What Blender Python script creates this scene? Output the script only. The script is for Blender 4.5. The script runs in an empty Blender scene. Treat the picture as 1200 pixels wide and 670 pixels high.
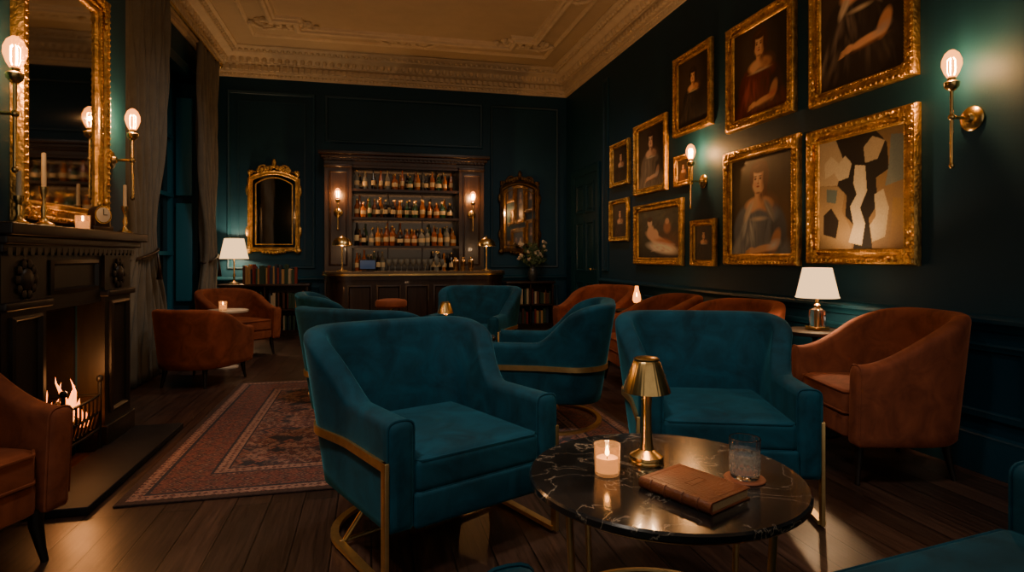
import bpy, bmesh, math, random
import numpy as np
from mathutils import Vector, Matrix
random.seed(7)
sc=bpy.context.scene
rad=math.radians
# ------------------------------------------------------------ helpers
def hx(h):
    o=[]
    for i in (0,2,4):
        c=int(h[i:i+2],16)/255
        o.append(c/12.92 if c<=.04045 else ((c+.055)/1.055)**2.4)
    return tuple(o)
def c4(c): return (c[0],c[1],c[2],1)
def newmat(name):
    m=bpy.data.materials.new(name); m.use_nodes=True
    nt=m.node_tree; b=nt.nodes['Principled BSDF']
    return m,nt,b
def ramp(nt,inp,stops,interp='LINEAR'):
    r=nt.nodes.new('ShaderNodeValToRGB'); r.color_ramp.interpolation=interp
    el=r.color_ramp.elements
    el[0].position=stops[0][0]; el[0].color=c4(stops[0][1])
    el[1].position=stops[1][0]; el[1].color=c4(stops[1][1])
    for p,c in stops[2:]:
        e=el.new(p); e.color=c4(c)
    nt.links.new(inp,r.inputs[0]); return r.outputs[0]
def math_(nt,op,a,b=None):
    n=nt.nodes.new('ShaderNodeMath'); n.operation=op
    for i,x in enumerate((a,b)):
        if x is None: continue
        if isinstance(x,(int,float)): n.inputs[i].default_value=x
        else: nt.links.new(x,n.inputs[i])
    return n.outputs[0]
def mixc(nt,f,a,b,mode='MIX'):
    n=nt.nodes.new('ShaderNodeMix'); n.data_type='RGBA'; n.blend_type=mode
    if isinstance(f,(int,float)): n.inputs[0].default_value=f
    else: nt.links.new(f,n.inputs[0])
    for i,x in ((6,a),(7,b)):
        if isinstance(x,tuple): n.inputs[i].default_value=c4(x)
        else: nt.links.new(x,n.inputs[i])
    return n.outputs[2]
def noise(nt,vec,scale,detail=3,rough=.5,dist=0):
    n=nt.nodes.new('ShaderNodeTexNoise'); n.inputs['Scale'].default_value=scale
    n.inputs['Detail'].default_value=detail; n.inputs['Roughness'].default_value=rough; n.inputs['Distortion'].default_value=dist
    if vec is not None: nt.links.new(vec,n.inputs['Vector'])
    return n.outputs[0]
def objco(nt,scale=None):
    t=nt.nodes.new('ShaderNodeTexCoord')
    if scale is None: return t.outputs['Object']
    m=nt.nodes.new('ShaderNodeMapping'); m.inputs['Scale'].default_value=scale
    nt.links.new(t.outputs['Object'],m.inputs[0]); return m.outputs[0]
def bump(nt,b,h,strength,dist=.01):
    n=nt.nodes.new('ShaderNodeBump'); n.inputs['Strength'].default_value=strength
    n.inputs['Distance'].default_value=dist
    nt.links.new(h,n.inputs['Height']); nt.links.new(n.outputs[0],b.inputs['Normal'])
def mat(name,col,rough=.5,metal=0,bmp=0,bscale=60,var=0,vscale=4,sheen=0,stint=None,emit=None,es=0,trans=0,ior=1.45,coat=0,stretch=None,dist=0,spec=.5):
    m,nt,b=newmat(name)
    b.inputs['Base Color'].default_value=c4(col); b.inputs['Roughness'].default_value=rough
    b.inputs['Metallic'].default_value=metal; b.inputs['Transmission Weight'].default_value=trans
    b.inputs['IOR'].default_value=ior; b.inputs['Coat Weight'].default_value=coat
    b.inputs['Specular IOR Level'].default_value=spec
    co=objco(nt,stretch)
    if sheen:
        b.inputs['Sheen Weight'].default_value=sheen; b.inputs['Sheen Roughness'].default_value=.3
        b.inputs['Sheen Tint'].default_value=c4(stint or col)
    if emit is not None:
        b.inputs['Emission Color'].default_value=c4(emit); b.inputs['Emission Strength'].default_value=es
    if var:
        n=noise(nt,co,vscale,4,.6,dist)
        lo=tuple(x*(1-var) for x in col); hi=tuple(min(1,x*(1+var)) for x in col)
        nt.links.new(ramp(nt,n,[(.3,lo),(.7,hi)]),b.inputs['Base Color'])
    if bmp:
        bump(nt,b,noise(nt,co,bscale,3),bmp)
    return m
# ------------------------------------------------------------ materials
m_wall=mat('teal_wall_paint',hx('09364a'),.6,bmp=.05,bscale=90,var=.10,vscale=1.5,spec=.3)
m_trim=mat('teal_trim_paint',hx('0a3648'),.45,spec=.4)
m_velT=mat('teal_velvet',hx('083a4c'),.8,bmp=.12,bscale=400,var=.42,vscale=5.5,sheen=.7,stint=hx('3a8c9e'),dist=1.0,spec=.2)
m_velO=mat('rust_velvet',hx('743e2a'),.82,bmp=.12,bscale=400,var=.35,vscale=5.5,sheen=.5,stint=hx('d08460'),dist=1.0,spec=.2)
m_gold=mat('gilt_gold',hx('c79f5e'),.38,1,bmp=.7,bscale=55,var=.5,vscale=16)
m_brass=mat('brushed_brass',hx('caac72'),.26,1,var=.12,vscale=30)
m_brassC=mat('satin_brass_frame',hx('d8ba80'),.40,1,var=.10,vscale=30)
m_wood=mat('dark_mahogany',hx('24160f'),.36,var=.5,vscale=3,stretch=(12,12,1),coat=.15)
m_woodb=mat('black_walnut',hx('181310'),.42,var=.4,vscale=4,stretch=(10,10,1))
m_ceil=mat('ceiling_plaster',hx('c0b094'),.85,bmp=.05,bscale=30,var=.05)
m_plaster=mat('cornice_plaster',hx('d0c1a6'),.8,bmp=.1,bscale=40,var=.08,vscale=8)
m_curt=mat('curtain_cloth',hx('64625a'),.85,bmp=.2,bscale=300,var=.15,vscale=6,sheen=.3,stint=hx('a09878'))
m_mirror=mat('mirror_glass',(.60,.58,.55),.04,1)
m_black=mat('cast_iron',(.012,.012,.012),.5,.6)
m_slate=mat('hearth_slate',(.010,.010,.011),.6,var=.3,vscale=6,spec=.25)
m_soot=mat('sooty_brick',(.008,.006,.005),.95,bmp=.5,bscale=20,var=.5,spec=.1)
m_glass=mat('clear_glass',(1,1,1),.0,trans=1,ior=1.45)
m_cut=mat('cut_crystal',(.95,.93,.88),.10,trans=.86,ior=1.5,coat=.5)
m_bulbg=mat('bulb_glow',(1,.7,.4),.3,emit=(1,.46,.15),es=18)
m_fil=mat('bulb_filament',(1,.7,.4),.3,emit=(1,.42,.12),es=60)
m_shade=mat('linen_lampshade',hx('54381c'),.9,emit=(1,.58,.25),es=1.45,bmp=.1,bscale=300)
m_wax=mat('candle_wax',hx('d0b68e'),.5,emit=(1,.45,.15),es=.35)
m_wax2=mat('ivory_candle',hx('c8bb9f'),.5)
m_flame=mat('candle_flame',(1,.6,.2),.5,emit=(1,.5,.14),es=25)
m_vglass=mat('amber_votive_glass',(1,.76,.50),.05,trans=.95,emit=(1,.40,.12),es=.10)
m_leather=mat('brown_leather',hx('65361f'),.42,bmp=.25,bscale=120,var=.3,vscale=9)
m_coaster=mat('copper_leather_coaster',hx('7c4730'),.45,bmp=.2,bscale=100)
m_paper=mat('book_paper',hx('a88c66'),.8,bmp=.3,bscale=200)
m_label=mat('bottle_label',hx('b8a57e'),.7)
m_bot=[mat('bottle_amber',hx('7a3c14'),.08,coat=.5),mat('bottle_green',hx('183a22'),.08,coat=.5),mat('bottle_dark',hx('0d0c0c'),.08,coat=.5),mat('bottle_clear',hx('8f9086'),.06,trans=.5),mat('bottle_whisky',hx('b0682a'),.06,trans=.3)]
m_books=[mat('book_cloth_'+n,hx(c),.7) for n,c in (('red','6b2418'),('tan','9a7648'),('green','243a2c'),('navy','1b2a3a'),('cream','a89474'),('brown','4a2a18'))]
m_leaf=mat('leaf_green',hx('3c4f30'),.6); m_bloom=mat('bloom_cream',hx('b3a791'),.7)
m_ceram=mat('ceramic_dark',hx('2a2f30'),.3)
m_night=mat('night_window_glass',(.01,.02,.03),.06,coat=.5)
m_ember=mat('embers',(.1,.02,.01),.8,emit=(1,.18,.02),es=3)
m_log=mat('charred_log',(.03,.02,.015),.9,bmp=.5,bscale=30)
m_screen=mat('till_screen',(.02,.03,.05),.15,emit=(.25,.35,.6),es=.05)
m_face=mat('clock_face',hx('c8bda4'),.5)
m_pale=mat('pale_marble',hx('b8a894'),.25,var=.15,vscale=8)
def fire_mat():
    m,nt,b=newmat('fire_flame'); co=objco(nt)
    n=noise(nt,co,9,2)
    nt.links.new(ramp(nt,n,[(.3,(1,.12,.008)),(.7,(1,.30,.045))]),b.inputs['Emission Color'])
    b.inputs['Emission Strength'].default_value=3.2; b.inputs['Base Color'].default_value=(.15,.05,.01,1)
    return m
m_fire=fire_mat()
def floor_mat():
    m,nt,b=newmat('dark_oak_planks'); co=objco(nt)
    s=nt.nodes.new('ShaderNodeSeparateXYZ'); nt.links.new(co,s.inputs[0])
    c=nt.nodes.new('ShaderNodeCombineXYZ'); nt.links.new(s.outputs[1],c.inputs[0]); nt.links.new(s.outputs[0],c.inputs[1])
    br=nt.nodes.new('ShaderNodeTexBrick'); nt.links.new(c.outputs[0],br.inputs['Vector'])
    br.inputs['Scale'].default_value=1; br.inputs['Brick Width'].default_value=1.9; br.inputs['Row Height'].default_value=.16
    br.inputs['Mortar Size'].default_value=.0035; br.inputs['Mortar Smooth'].default_value=.3; br.offset=.37
    br.inputs['Color1'].default_value=c4(hx('4e382e')); br.inputs['Color2'].default_value=c4(hx('30231d')); br.inputs['Mortar'].default_value=c4(hx('060403'))
    mp=nt.nodes.new('ShaderNodeMapping'); mp.inputs['Scale'].default_value=(34,1.6,1); nt.links.new(co,mp.inputs[0])
    g=noise(nt,mp.outputs[0],1.6,7,.7,.3)
    gr=ramp(nt,g,[(.32,(.25,.25,.25)),(.7,(1.25,1.25,1.25))])
    nt.links.new(mixc(nt,1,br.outputs[0],gr,'MULTIPLY'),b.inputs['Base Color'])
    g2=noise(nt,co,3,3)
    r=nt.nodes.new('ShaderNodeMapRange'); r.inputs[3].default_value=.25; r.inputs[4].default_value=.44; nt.links.new(g2,r.inputs[0])
    nt.links.new(r.outputs[0],b.inputs['Roughness']); b.inputs['Specular IOR Level'].default_value=.5
    h=math_(nt,'SUBTRACT',math_(nt,'MULTIPLY',g,.35),br.outputs['Fac'])
    bump(nt,b,h,.4,.005)
    return m
m_floor=floor_mat()
def marble_mat():
    m,nt,b=newmat('black_marble'); co=objco(nt)
    n=noise(nt,co,5,5,.6)
    v=noise(nt,co,5.5,8,.55,1.2)
    d=math_(nt,'ABSOLUTE',math_(nt,'SUBTRACT',v,.5))
    vein=ramp(nt,d,[(0,hx('7c7468')),(.006,hx('3a3733')),(.022,hx('1a1b1d'))])
    base=ramp(nt,n,[(.35,(.45,.45,.45)),(.7,(1.7,1.6,1.5))])
    nt.links.new(mixc(nt,1,vein,base,'MULTIPLY'),b.inputs['Base Color'])
    b.inputs['Roughness'].default_value=.18; b.inputs['Coat Weight'].default_value=.2
    return m
m_marble=marble_mat()
RW,RL=2.95,2.85
def rug_mat():
    m,nt,b=newmat('persian_rug_pile'); co=objco(nt)
    s=nt.nodes.new('ShaderNodeSeparateXYZ'); nt.links.new(co,s.inputs[0])
    ax=math_(nt,'ABSOLUTE',s.outputs[0]); ay=math_(nt,'ABSOLUTE',s.outputs[1])
    e=math_(nt,'MINIMUM',math_(nt,'SUBTRACT',RW/2,ax),math_(nt,'SUBTRACT',RL/2,ay))
    cc=nt.nodes.new('ShaderNodeCombineXYZ'); nt.links.new(ax,cc.inputs[0]); nt.links.new(ay,cc.inputs[1])
    def vor(sc_,feat='F1',metric='MANHATTAN',rnd=.6):
        v=nt.nodes.new('ShaderNodeTexVoronoi'); v.feature=feat; v.distance=metric
        v.inputs['Scale'].default_value=sc_; v.inputs['Randomness'].default_value=rnd
        nt.links.new(cc.outputs[0],v.inputs['Vector']); return v
    red=hx('6a3a33'); rust=hx('774c43'); navy=hx('262631'); cream=hx('9c8b78'); brown=hx('382622'); pink=hx('8a695d')
    v1=vor(8); field=ramp(nt,v1.outputs['Distance'],[(0,cream),(.10,navy),(.2,red),(.4,pink),(.46,brown),(.6,rust),(.8,navy)],'CONSTANT')
    v2=vor(24,rnd=.8); fine=ramp(nt,v2.outputs['Distance'],[(0,cream),(.16,brown),(.36,red),(.62,navy),(.8,pink)],'CONSTANT')
    n=noise(nt,cc.outputs[0],5,3)
    field=mixc(nt,ramp(nt,n,[(.42,(0,0,0)),(.52,(.8,.8,.8))]),field,fine)
    v3=vor(11,rnd=.15); bord=ramp(nt,v3.outputs['Distance'],[(0,cream),(.10,red),(.22,navy),(.36,pink),(.42,brown),(.6,red)],'CONSTANT')
    v5=vor(34,rnd=.9); bf=ramp(nt,v5.outputs['Distance'],[(0,cream),(.2,red),(.5,navy),(.7,rust)],'CONSTANT')
    bord=mixc(nt,.45,bord,bf)
    v4=vor(26,metric='MANHATTAN',rnd=.2); gd=ramp(nt,v4.outputs['Distance'],[(0,red),(.3,navy),(.44,pink)],'CONSTANT')
    col=field
    def band(lo,hi,c,col):
        f=math_(nt,'MULTIPLY',math_(nt,'GREATER_THAN',e,lo),math_(nt,'LESS_THAN',e,hi))
        return mixc(nt,f,col,c)
    col=band(.42,.43,navy,col); col=band(.36,.42,gd,col); col=band(.345,.36,navy,col)
    col=band(.12,.345,bord,col); col=band(.10,.12,navy,col); col=band(.04,.10,gd,col); col=band(-1,.04,brown,col)
    w=noise(nt,co,70,4); wear=ramp(nt,w,[(.3,(.45,.45,.45)),(.7,(1.2,1.15,1.1))])
    nt.links.new(mixc(nt,1,col,wear,'MULTIPLY'),b.inputs['Base Color'])
    b.inputs['Roughness'].default_value=.95
    bump(nt,b,noise(nt,co,220,2),.5,.004)
    return m
m_rug=rug_mat()
def vcol_mat():
    m,nt,b=newmat('oil_paint'); a=nt.nodes.new('ShaderNodeVertexColor'); a.layer_name='Col'
    nt.links.new(a.outputs[0],b.inputs['Base Color']); b.inputs['Roughness'].default_value=.5
    bump(nt,b,noise(nt,objco(nt),90,4),.15,.003)
    return m
m_paint=vcol_mat()
# ------------------------------------------------------------ mesh builder
def rboxdata(s,r,k=3,n=1,puff=0.):
    a=[x/2 for x in s]; r=min(r,min(a)*.999)
    def ax(A):
        L=[-A+r*(1-math.tan(math.pi/4*(1-i/k))) for i in range(k+1)]
        inner=[-A+r+(2*A-2*r)*i/n for i in range(1,n)]
        Rr=[-x for x in reversed(L)]
        return L+inner+Rr
    X=[ax(A) for A in a]
    V=[];D={};F=[]
    def vid(p):
        key=(round(p[0],5),round(p[1],5),round(p[2],5))
        if key in D: return D[key]
        q=[max(-(a[i]-r),min(a[i]-r,p[i])) for i in range(3)]
        d=Vector([p[i]-q[i] for i in range(3)])
        if d.length>1e-9: d=d.normalized()*r
        P=[q[i]+d[i] for i in range(3)]
        if puff:
            f=max(0,1-(P[0]/a[0])**2)*max(0,1-(P[1]/a[1])**2)
            P[2]+=puff*f*(1 if P[2]>0 else -.2)
        V.append(tuple(P)); D[key]=len(V)-1; return D[key]
    for axi in range(3):
        u,v=(axi+1)%3,(axi+2)%3
        for sg in (-1,1):
            for i in range(len(X[u])-1):
                for j in range(len(X[v])-1):
                    q=[]
                    for (ii,jj) in ((i,j),(i+1,j),(i+1,j+1),(i,j+1)):
                        p=[0,0,0]; p[axi]=sg*a[axi]; p[u]=X[u][ii]; p[v]=X[v][jj]; q.append(vid(p))
                    if sg<0: q.reverse()
                    if len(set(q))==4: F.append(q)
    return V,F
class MB:
    def __init__(s): s.v=[];s.f=[];s.m=[]
    def add(s,V,F,mi=0,c=(0,0,0),M=None):
        b=len(s.v)
        for p in V:
            p=Vector(p)
            if M is not None: p=M@p
            s.v.append((p[0]+c[0],p[1]+c[1],p[2]+c[2]))
        for i,f in enumerate(F):
            s.f.append([b+x for x in f]); s.m.append(mi[i] if isinstance(mi,list) else mi)
        return s
    def box(s,lo,hi,mi=0):
        x0,y0,z0=lo;x1,y1,z1=hi
        V=[(x0,y0,z0),(x1,y0,z0),(x1,y1,z0),(x0,y1,z0),(x0,y0,z1),(x1,y0,z1),(x1,y1,z1),(x0,y1,z1)]
        F=[(0,3,2,1),(4,5,6,7),(0,1,5,4),(1,2,6,5),(2,3,7,6),(3,0,4,7)]
        return s.add(V,F,mi)
    def rbox(s,c,sz,r=.01,mi=0,k=2,n=1,puff=0,M=None):
        V,F=rboxdata(sz,r,k,n,puff); return s.add(V,F,mi,c,M)
    def lathe(s,prof,c=(0,0,0),mi=0,seg=24,mod=None,M=None,sx=1,sy=1):
        V=[];F=[];mm=[];rows=[]
        for (r,z) in prof:
            if r<1e-5: V.append((0,0,z)); rows.append([len(V)-1]*seg)
            else:
                row=[]
                for i in range(seg):
                    t=2*math.pi*i/seg; rr=r*(mod(t,z) if mod else 1)
                    V.append((rr*math.cos(t)*sx,rr*math.sin(t)*sy,z)); row.append(len(V)-1)
                rows.append(row)
        for j in range(len(rows)-1):
            for i in range(seg):
                k=(i+1)%seg; q=[rows[j][i],rows[j][k],rows[j+1][k],rows[j+1][i]]
                u=[]
                for x in q:
                    if x not in u: u.append(x)
                if len(u)>=3: F.append(u); mm.append(mi[j] if isinstance(mi,list) else mi)
        return s.add(V,F,mm,c,M)
    def ell(s,c,rx,ry,rz,mi=0,seg=10,rings=6,M=None):
        prof=[(math.sin(math.pi*i/rings),-math.cos(math.pi*i/rings)) for i in range(rings+1)]
        S=Matrix.Diagonal((rx,ry,rz,1)); 
        if M is not None: S=M@S
        return s.lathe(prof,c,mi,seg,M=S)
    def tube(s,pts,r,mi=0,seg=8,closed=False):
        P=[Vector(p) for p in pts]; n=len(P)
        rs=r if isinstance(r,list) else [r]*n
        T=[]
        for i in range(n):
            a=P[(i-1)%n] if (closed or i>0) else P[i]; b=P[(i+1)%n] if (closed or i<n-1) else P[i]
            T.append((b-a).normalized())
        up=Vector((0,0,1)) if abs(T[0].z)<.9 else Vector((1,0,0))
        U=(up-T[0]*up.dot(T[0])).normalized(); V=[];F=[]
        for i in range(n):
            U=(U-T[i]*U.dot(T[i])).normalized(); W=T[i].cross(U)
            for j in range(seg):
                a=2*math.pi*j/seg; V.append(tuple(P[i]+(U*math.cos(a)+W*math.sin(a))*rs[i]))
        for i in range(n if closed else n-1):
            k=(i+1)%n
            for j in range(seg):
                l=(j+1)%seg; F.append((i*seg+j,i*seg+l,k*seg+l,k*seg+j))
        if not closed:
            F.append(tuple(reversed(range(seg)))); F.append(tuple((n-1)*seg+j for j in range(seg)))
        return s.add(V,F,mi)
    def ring(s,outline,prof,to3,mi=0):
        n=len(outline); O=[Vector((p[0],p[1])) for p in outline]; V=[];F=[]
        mit=[]
        for i in range(n):
            a=(O[i]-O[i-1]).normalized(); b=(O[(i+1)%n]-O[i]).normalized()
            na=Vector((-a.y,a.x)); nb=Vector((-b.y,b.x)); m=(na+nb)
            m=m/ max(.2,(1+na.dot(nb))); mit.append(m)
        for (ins,h) in prof:
            for i in range(n):
                p=O[i]+mit[i]*ins; V.append(to3(p.x,p.y,h))
        for j in range(len(prof)-1):
            for i in range(n):
                k=(i+1)%n; F.append((j*n+i,j*n+k,(j+1)*n+k,(j+1)*n+i))
        return s.add(V,F,mi)
    def build(s,name,mats,loc=(0,0,0),rz=0,parent=None,sharp=38,scale=1):
        me=bpy.data.meshes.new(name); me.from_pydata(s.v,[],s.f)
        for m in (mats if isinstance(mats,(list,tuple)) else [mats]): me.materials.append(m)
        me.polygons.foreach_set('material_index',s.m)
        bm=bmesh.new(); bm.from_mesh(me); bmesh.ops.recalc_face_normals(bm,faces=bm.faces); bm.to_mesh(me); bm.free()
        me.polygons.foreach_set('use_smooth',[True]*len(me.polygons))
        me.set_sharp_from_angle(angle=rad(sharp)); me.update()
        return inst(name,me,loc,rz,parent,scale)
def inst(name,me,loc=(0,0,0),rz=0,parent=None,scale=1):
    o=bpy.data.objects.new(name,me); sc.collection.objects.link(o)
    o.location=loc; o.rotation_euler=(0,0,rad(rz)); o.scale=scale if isinstance(scale,tuple) else (scale,)*3
    if parent: o.parent=parent
    return o
LG=1.0
def plight(name,loc,e,col=(1,.60,.30),r=.03,parent=None):
    l=bpy.data.lights.new(name,'POINT'); l.energy=e*LG; l.color=col; l.shadow_soft_size=r
    o=bpy.data.objects.new(name,l); sc.collection.objects.link(o); o.location=loc
    if parent: o.parent=parent
    return o
# ------------------------------------------------------------ room
XL,XR,YB,YF,H=-2.29,3.3,9.9,-1.3,4.35
b=MB(); b.box((XL-.6,YF,-.1),(XR+.2,YB+.2,0)); b.build('floor',m_floor)
b=MB(); b.box((XL-.6,YF,H),(XR+.2,YB+.2,H+.1)); b.build('ceiling',m_ceil)
b=MB(); b.box((XR,YF,0),(XR+.2,YB+.2,H)); b.build('wall_right',m_wall)
b=MB(); b.box((XL-.6,YB,0),(XR,YB+.2,H)); b.build('wall_back',m_wall)
WY0,WY1,WZ0,WZ1=6.95,8.75,.45,3.5
b=MB(); b.box((XL-.6,YF,0),(XL,WY0,H)); b.box((XL-.6,WY1,0),(XL,YB,H)); b.box((XL-.6,WY0,0),(XL,WY1,WZ0)); b.box((XL-.6,WY0,WZ1),(XL,WY1,H))
b.build('wall_left',m_wall)
b=MB(); xg=XL-.3
b.box((xg-.03,WY0,WZ0),(xg-.02,WY1,WZ1),1)
for y in (WY0,WY1-.07,(WY0+WY1)/2-.03): b.box((xg-.02,y,WZ0),(xg+.03,y+.07,WZ1),0)
for z in (WZ0,WZ1-.08,(WZ0+WZ1)/2,(WZ0*3+WZ1)/4,(WZ0+3*WZ1)/4): b.box((xg-.02,WY0,z),(xg+.035,WY1,z+.05),0)
b.box((xg,WY0,WZ0-.0),(XL+.06,WY1,WZ0+.04),0)
for z0,z1 in ((.6,1.9),(2.0,3.3)):
    b.rbox(((xg+XL)/2+.02,WY1-.03,(z0+z1)/2),(.2,.03,z1-z0),.01,0)
b.build('window_1',[mat('window_teal_paint',hx('24708a'),.4),m_night])
# cornice
room=[(XL,YF),(XR,YF),(XR,YB),(XL,YB)]
b=MB()
prof=[(0,-.40),(.02,-.40),(.03,-.37),(.03,-.34),(.05,-.33),(.06,-.30),(.06,-.23),(.10,-.215),(.12,-.20),(.12,-.185),(.15,-.15),(.20,-.115),(.26,-.095),(.27,-.08),(.27,-.06),(.31,-.05),(.34,-.03),(.36,-.018),(.36,0)]
b.ring(room,prof,lambda x,y,h:(x,y,H+h))
def along(fn,step,inset):
    y=0.5
    while y<YB-inset: fn((XR-inset,y),'R'); fn((XL+inset,y),'L') ; y+=step
    x=XL+inset
    while x<XR-inset: fn((x,YB-inset),'B'); x+=step
def dent(p,w):
    if w=='B': b.box((p[0]-.025,p[1]-.035,H-.30),(p[0]+.025,p[1]+.03,H-.235))
    else: b.box((p[0]-.035,p[1]-.025,H-.30),(p[0]+.035,p[1]+.025,H-.235))
along(dent,.09,.075)
def leaf(p,w):
    b.ell((p[0],p[1],H-.155),.04,.04,.055,seg=6,rings=4)
along(leaf,.11,.15)
def leaf2(p,w):
    b.ell((p[0],p[1],H-.055),.028,.028,.03,seg=6,rings=4)
along(leaf2,.085,.30)
def leaf3(p,w):
    b.ell((p[0],p[1],H-.355),.018,.018,.022,seg=6,rings=4)
along(leaf3,.06,.03)
b.build('trim_cornice',m_plaster)
# ceiling panel mouldings
b=MB()
def crect(x0,y0,x1,y1,n=.32):
    return [(x0+n,y0),(x1-n,y0),(x1-n,y0+n),(x1,y0+n),(x1,y1-n),(x1-n,y1-n),(x1-n,y1),(x0+n,y1),(x0+n,y1-n),(x0,y1-n),(x0,y0+n),(x0+n,y0+n)]
pr=[(0,0),(0,-.04),(.02,-.07),(.05,-.085),(.08,-.07),(.09,-.04),(.12,-.035),(.14,0)]
b.ring(crect(-1.35,1.2,2.4,8.75),pr,lambda x,y,h:(x,y,H+h))
b.ring([(-1.65,.9),(2.7,.9),(2.7,9.1),(-1.65,9.1)],[(0,0),(0,-.025),(.025,-.04),(.05,-.025),(.06,0)],lambda x,y,h:(x,y,H+h))
def scroll(cx,cy,a0,sg,R0=.22):
    pts=[];rs=[]
    for i in range(30):
        t=i/29; a=a0+sg*t*3.6*math.pi/1.3; r=R0*(1-t*.85)
        pts.append((cx+r*math.cos(a),cy+r*math.sin(a),H-.02)); rs.append(.034*(1-.5*t))
    b.tube(pts,rs,seg=6)
    for i in range(0,30,4):
        b.ell((pts[i][0],pts[i][1],H-.035),.05,.035,.03,seg=6,rings=4)
for cx,cy in ((-1.15,8.55),(2.2,8.55),(-1.15,6.8),(-1.15,5),(2.2,5),(2.2,6.8),(.52,8.8)):
    for k in (0,1):
        scroll(cx+(.2 if k else -.2),cy,math.pi*(0 if k else 1),1 if k else -1)
    for i in range(9):
        b.ell((cx+(i-4)*.08,cy+.12*math.cos(i-4),H-.02),.05,.05,.04,seg=6,rings=4)
b.build('trim_ceiling_moulding',m_plaster)
def rail(name,axis,fixed,a0,a1,prof,m):
    fx,sg=fixed; V=[];F=[];n=len(prof)
    for a in (a0,a1):
        for o,z in prof:
            V.append((fx+sg*o,a,z) if axis=='Y' else (a,fx+sg*o,z))
    for i in range(n-1): F.append((i,i+1,n+i+1,n+i))
    F.append(tuple(range(n))); F.append(tuple(range(n,2*n)))
    MB().add(V,F).build(name,m)
dado=[(0,.79),(.015,.79),(.02,.81),(.035,.825),(.045,.835),(.045,.855),(.03,.865),(.015,.875),(0,.88)]
base=[(0,0),(.03,0),(.03,.17),(.022,.19),(.022,.205),(.01,.22),(0,.225)]
rail('trim_dado_right','Y',(XR,-1),YF,8.27,dado,m_trim); rail('baseboard_right','Y',(XR,-1),YF,8.27,base,m_trim)
rail('trim_dado_back','X',(YB,-1),XL,XR,dado,m_trim); rail('baseboard_back','X',(YB,-1),XL,XR,base,m_trim)
rail('baseboard_left','Y',(XL,1),4.9,YB,base,m_trim)
rail('trim_dado_left','Y',(XL,1),4.9,WY0,dado,m_trim)
pp=[(0,0),(0,.012),(.012,.022),(.025,.016),(.04,.016),(.048,.006),(.05,0)]
def rect(a0,z0,a1,z1): return [(a0,z0),(a1,z0),(a1,z1),(a0,z1)]
b=MB(); y=8.1
while y>-1:
    b.ring(rect(y-1.05,.30,y-.12,.72),pp,lambda a,z,h:(XR-h,a,z)); y-=1.17
b.ring(rect(7.98,.98,8.2,3.75),pp,lambda a,z,h:(XR-h,a,z))
b.build('trim_panels_right',m_trim)
b=MB()
for a0,z0,a1,z1 in ((-2.15,1.0,-.86,3.75),(-.72,3.0,1.82,3.75),(1.95,1.0,3.15,3.75),(-2.15,.3,-.8,.72),(1.95,.3,3.15,.72)):
    b.ring(rect(a0,z0,a1,z1),pp,lambda a,z,h:(a,YB-h,z))
b.ring(rect(-2.0,1.15,-1.01,3.6),[(0,0),(0,.01),(.02,.01),(.02,0)],lambda a,z,h:(a,YB-h,z))
b.build('trim_panels_back',m_trim)
b=MB()
b.ring(rect(5.1,1.0,6.7,3.75),pp,lambda a,z,h:(XL+h,a,z)); b.ring(rect(WY0-.12,WZ0-.1,WY1+.12,WZ1+.12),[(0,0),(0,.03),(.03,.045),(.08,.03),(.12,.03),(.12,0)],lambda a,z,h:(XL+h,a,z))
b.build('trim_panels_left',m_trim)
# door
b=MB()
b.ring([(8.28,0.0),(9.52,0.0),(9.52,2.6),(8.28,2.6)],[(0,0),(0,.035),(.02,.05),(.08,.04),(.12,.03),(.12,0)],lambda a,z,h:(XR-h,a,z))
b.box((XR-.02,8.4,.01),(XR,9.4,2.48))
for a0,z0,a1,z1 in ((8.5,.2,8.86,.8),(8.94,.2,9.3,.8),(8.5,.95,8.86,1.75),(8.94,.95,9.3,1.75),(8.5,1.88,8.86,2.35),(8.94,1.88,9.3,2.35)):
    b.ring(rect(a0,z0,a1,z1),[(0,0),(0,.014),(.03,.014),(.045,.0),(.07,.01),(.07,.0)],lambda a,z,h:(XR-.02-h,a,z))
b.tube([(XR-.02,8.5,1.0),(XR-.07,8.5,1.0)],.01,1); b.ell((XR-.08,8.5,1.0),.025,.025,.025,1)
b.build('door_1',[mat('door_dark_teal',hx('0b3540'),.35),m_brass])
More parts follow.
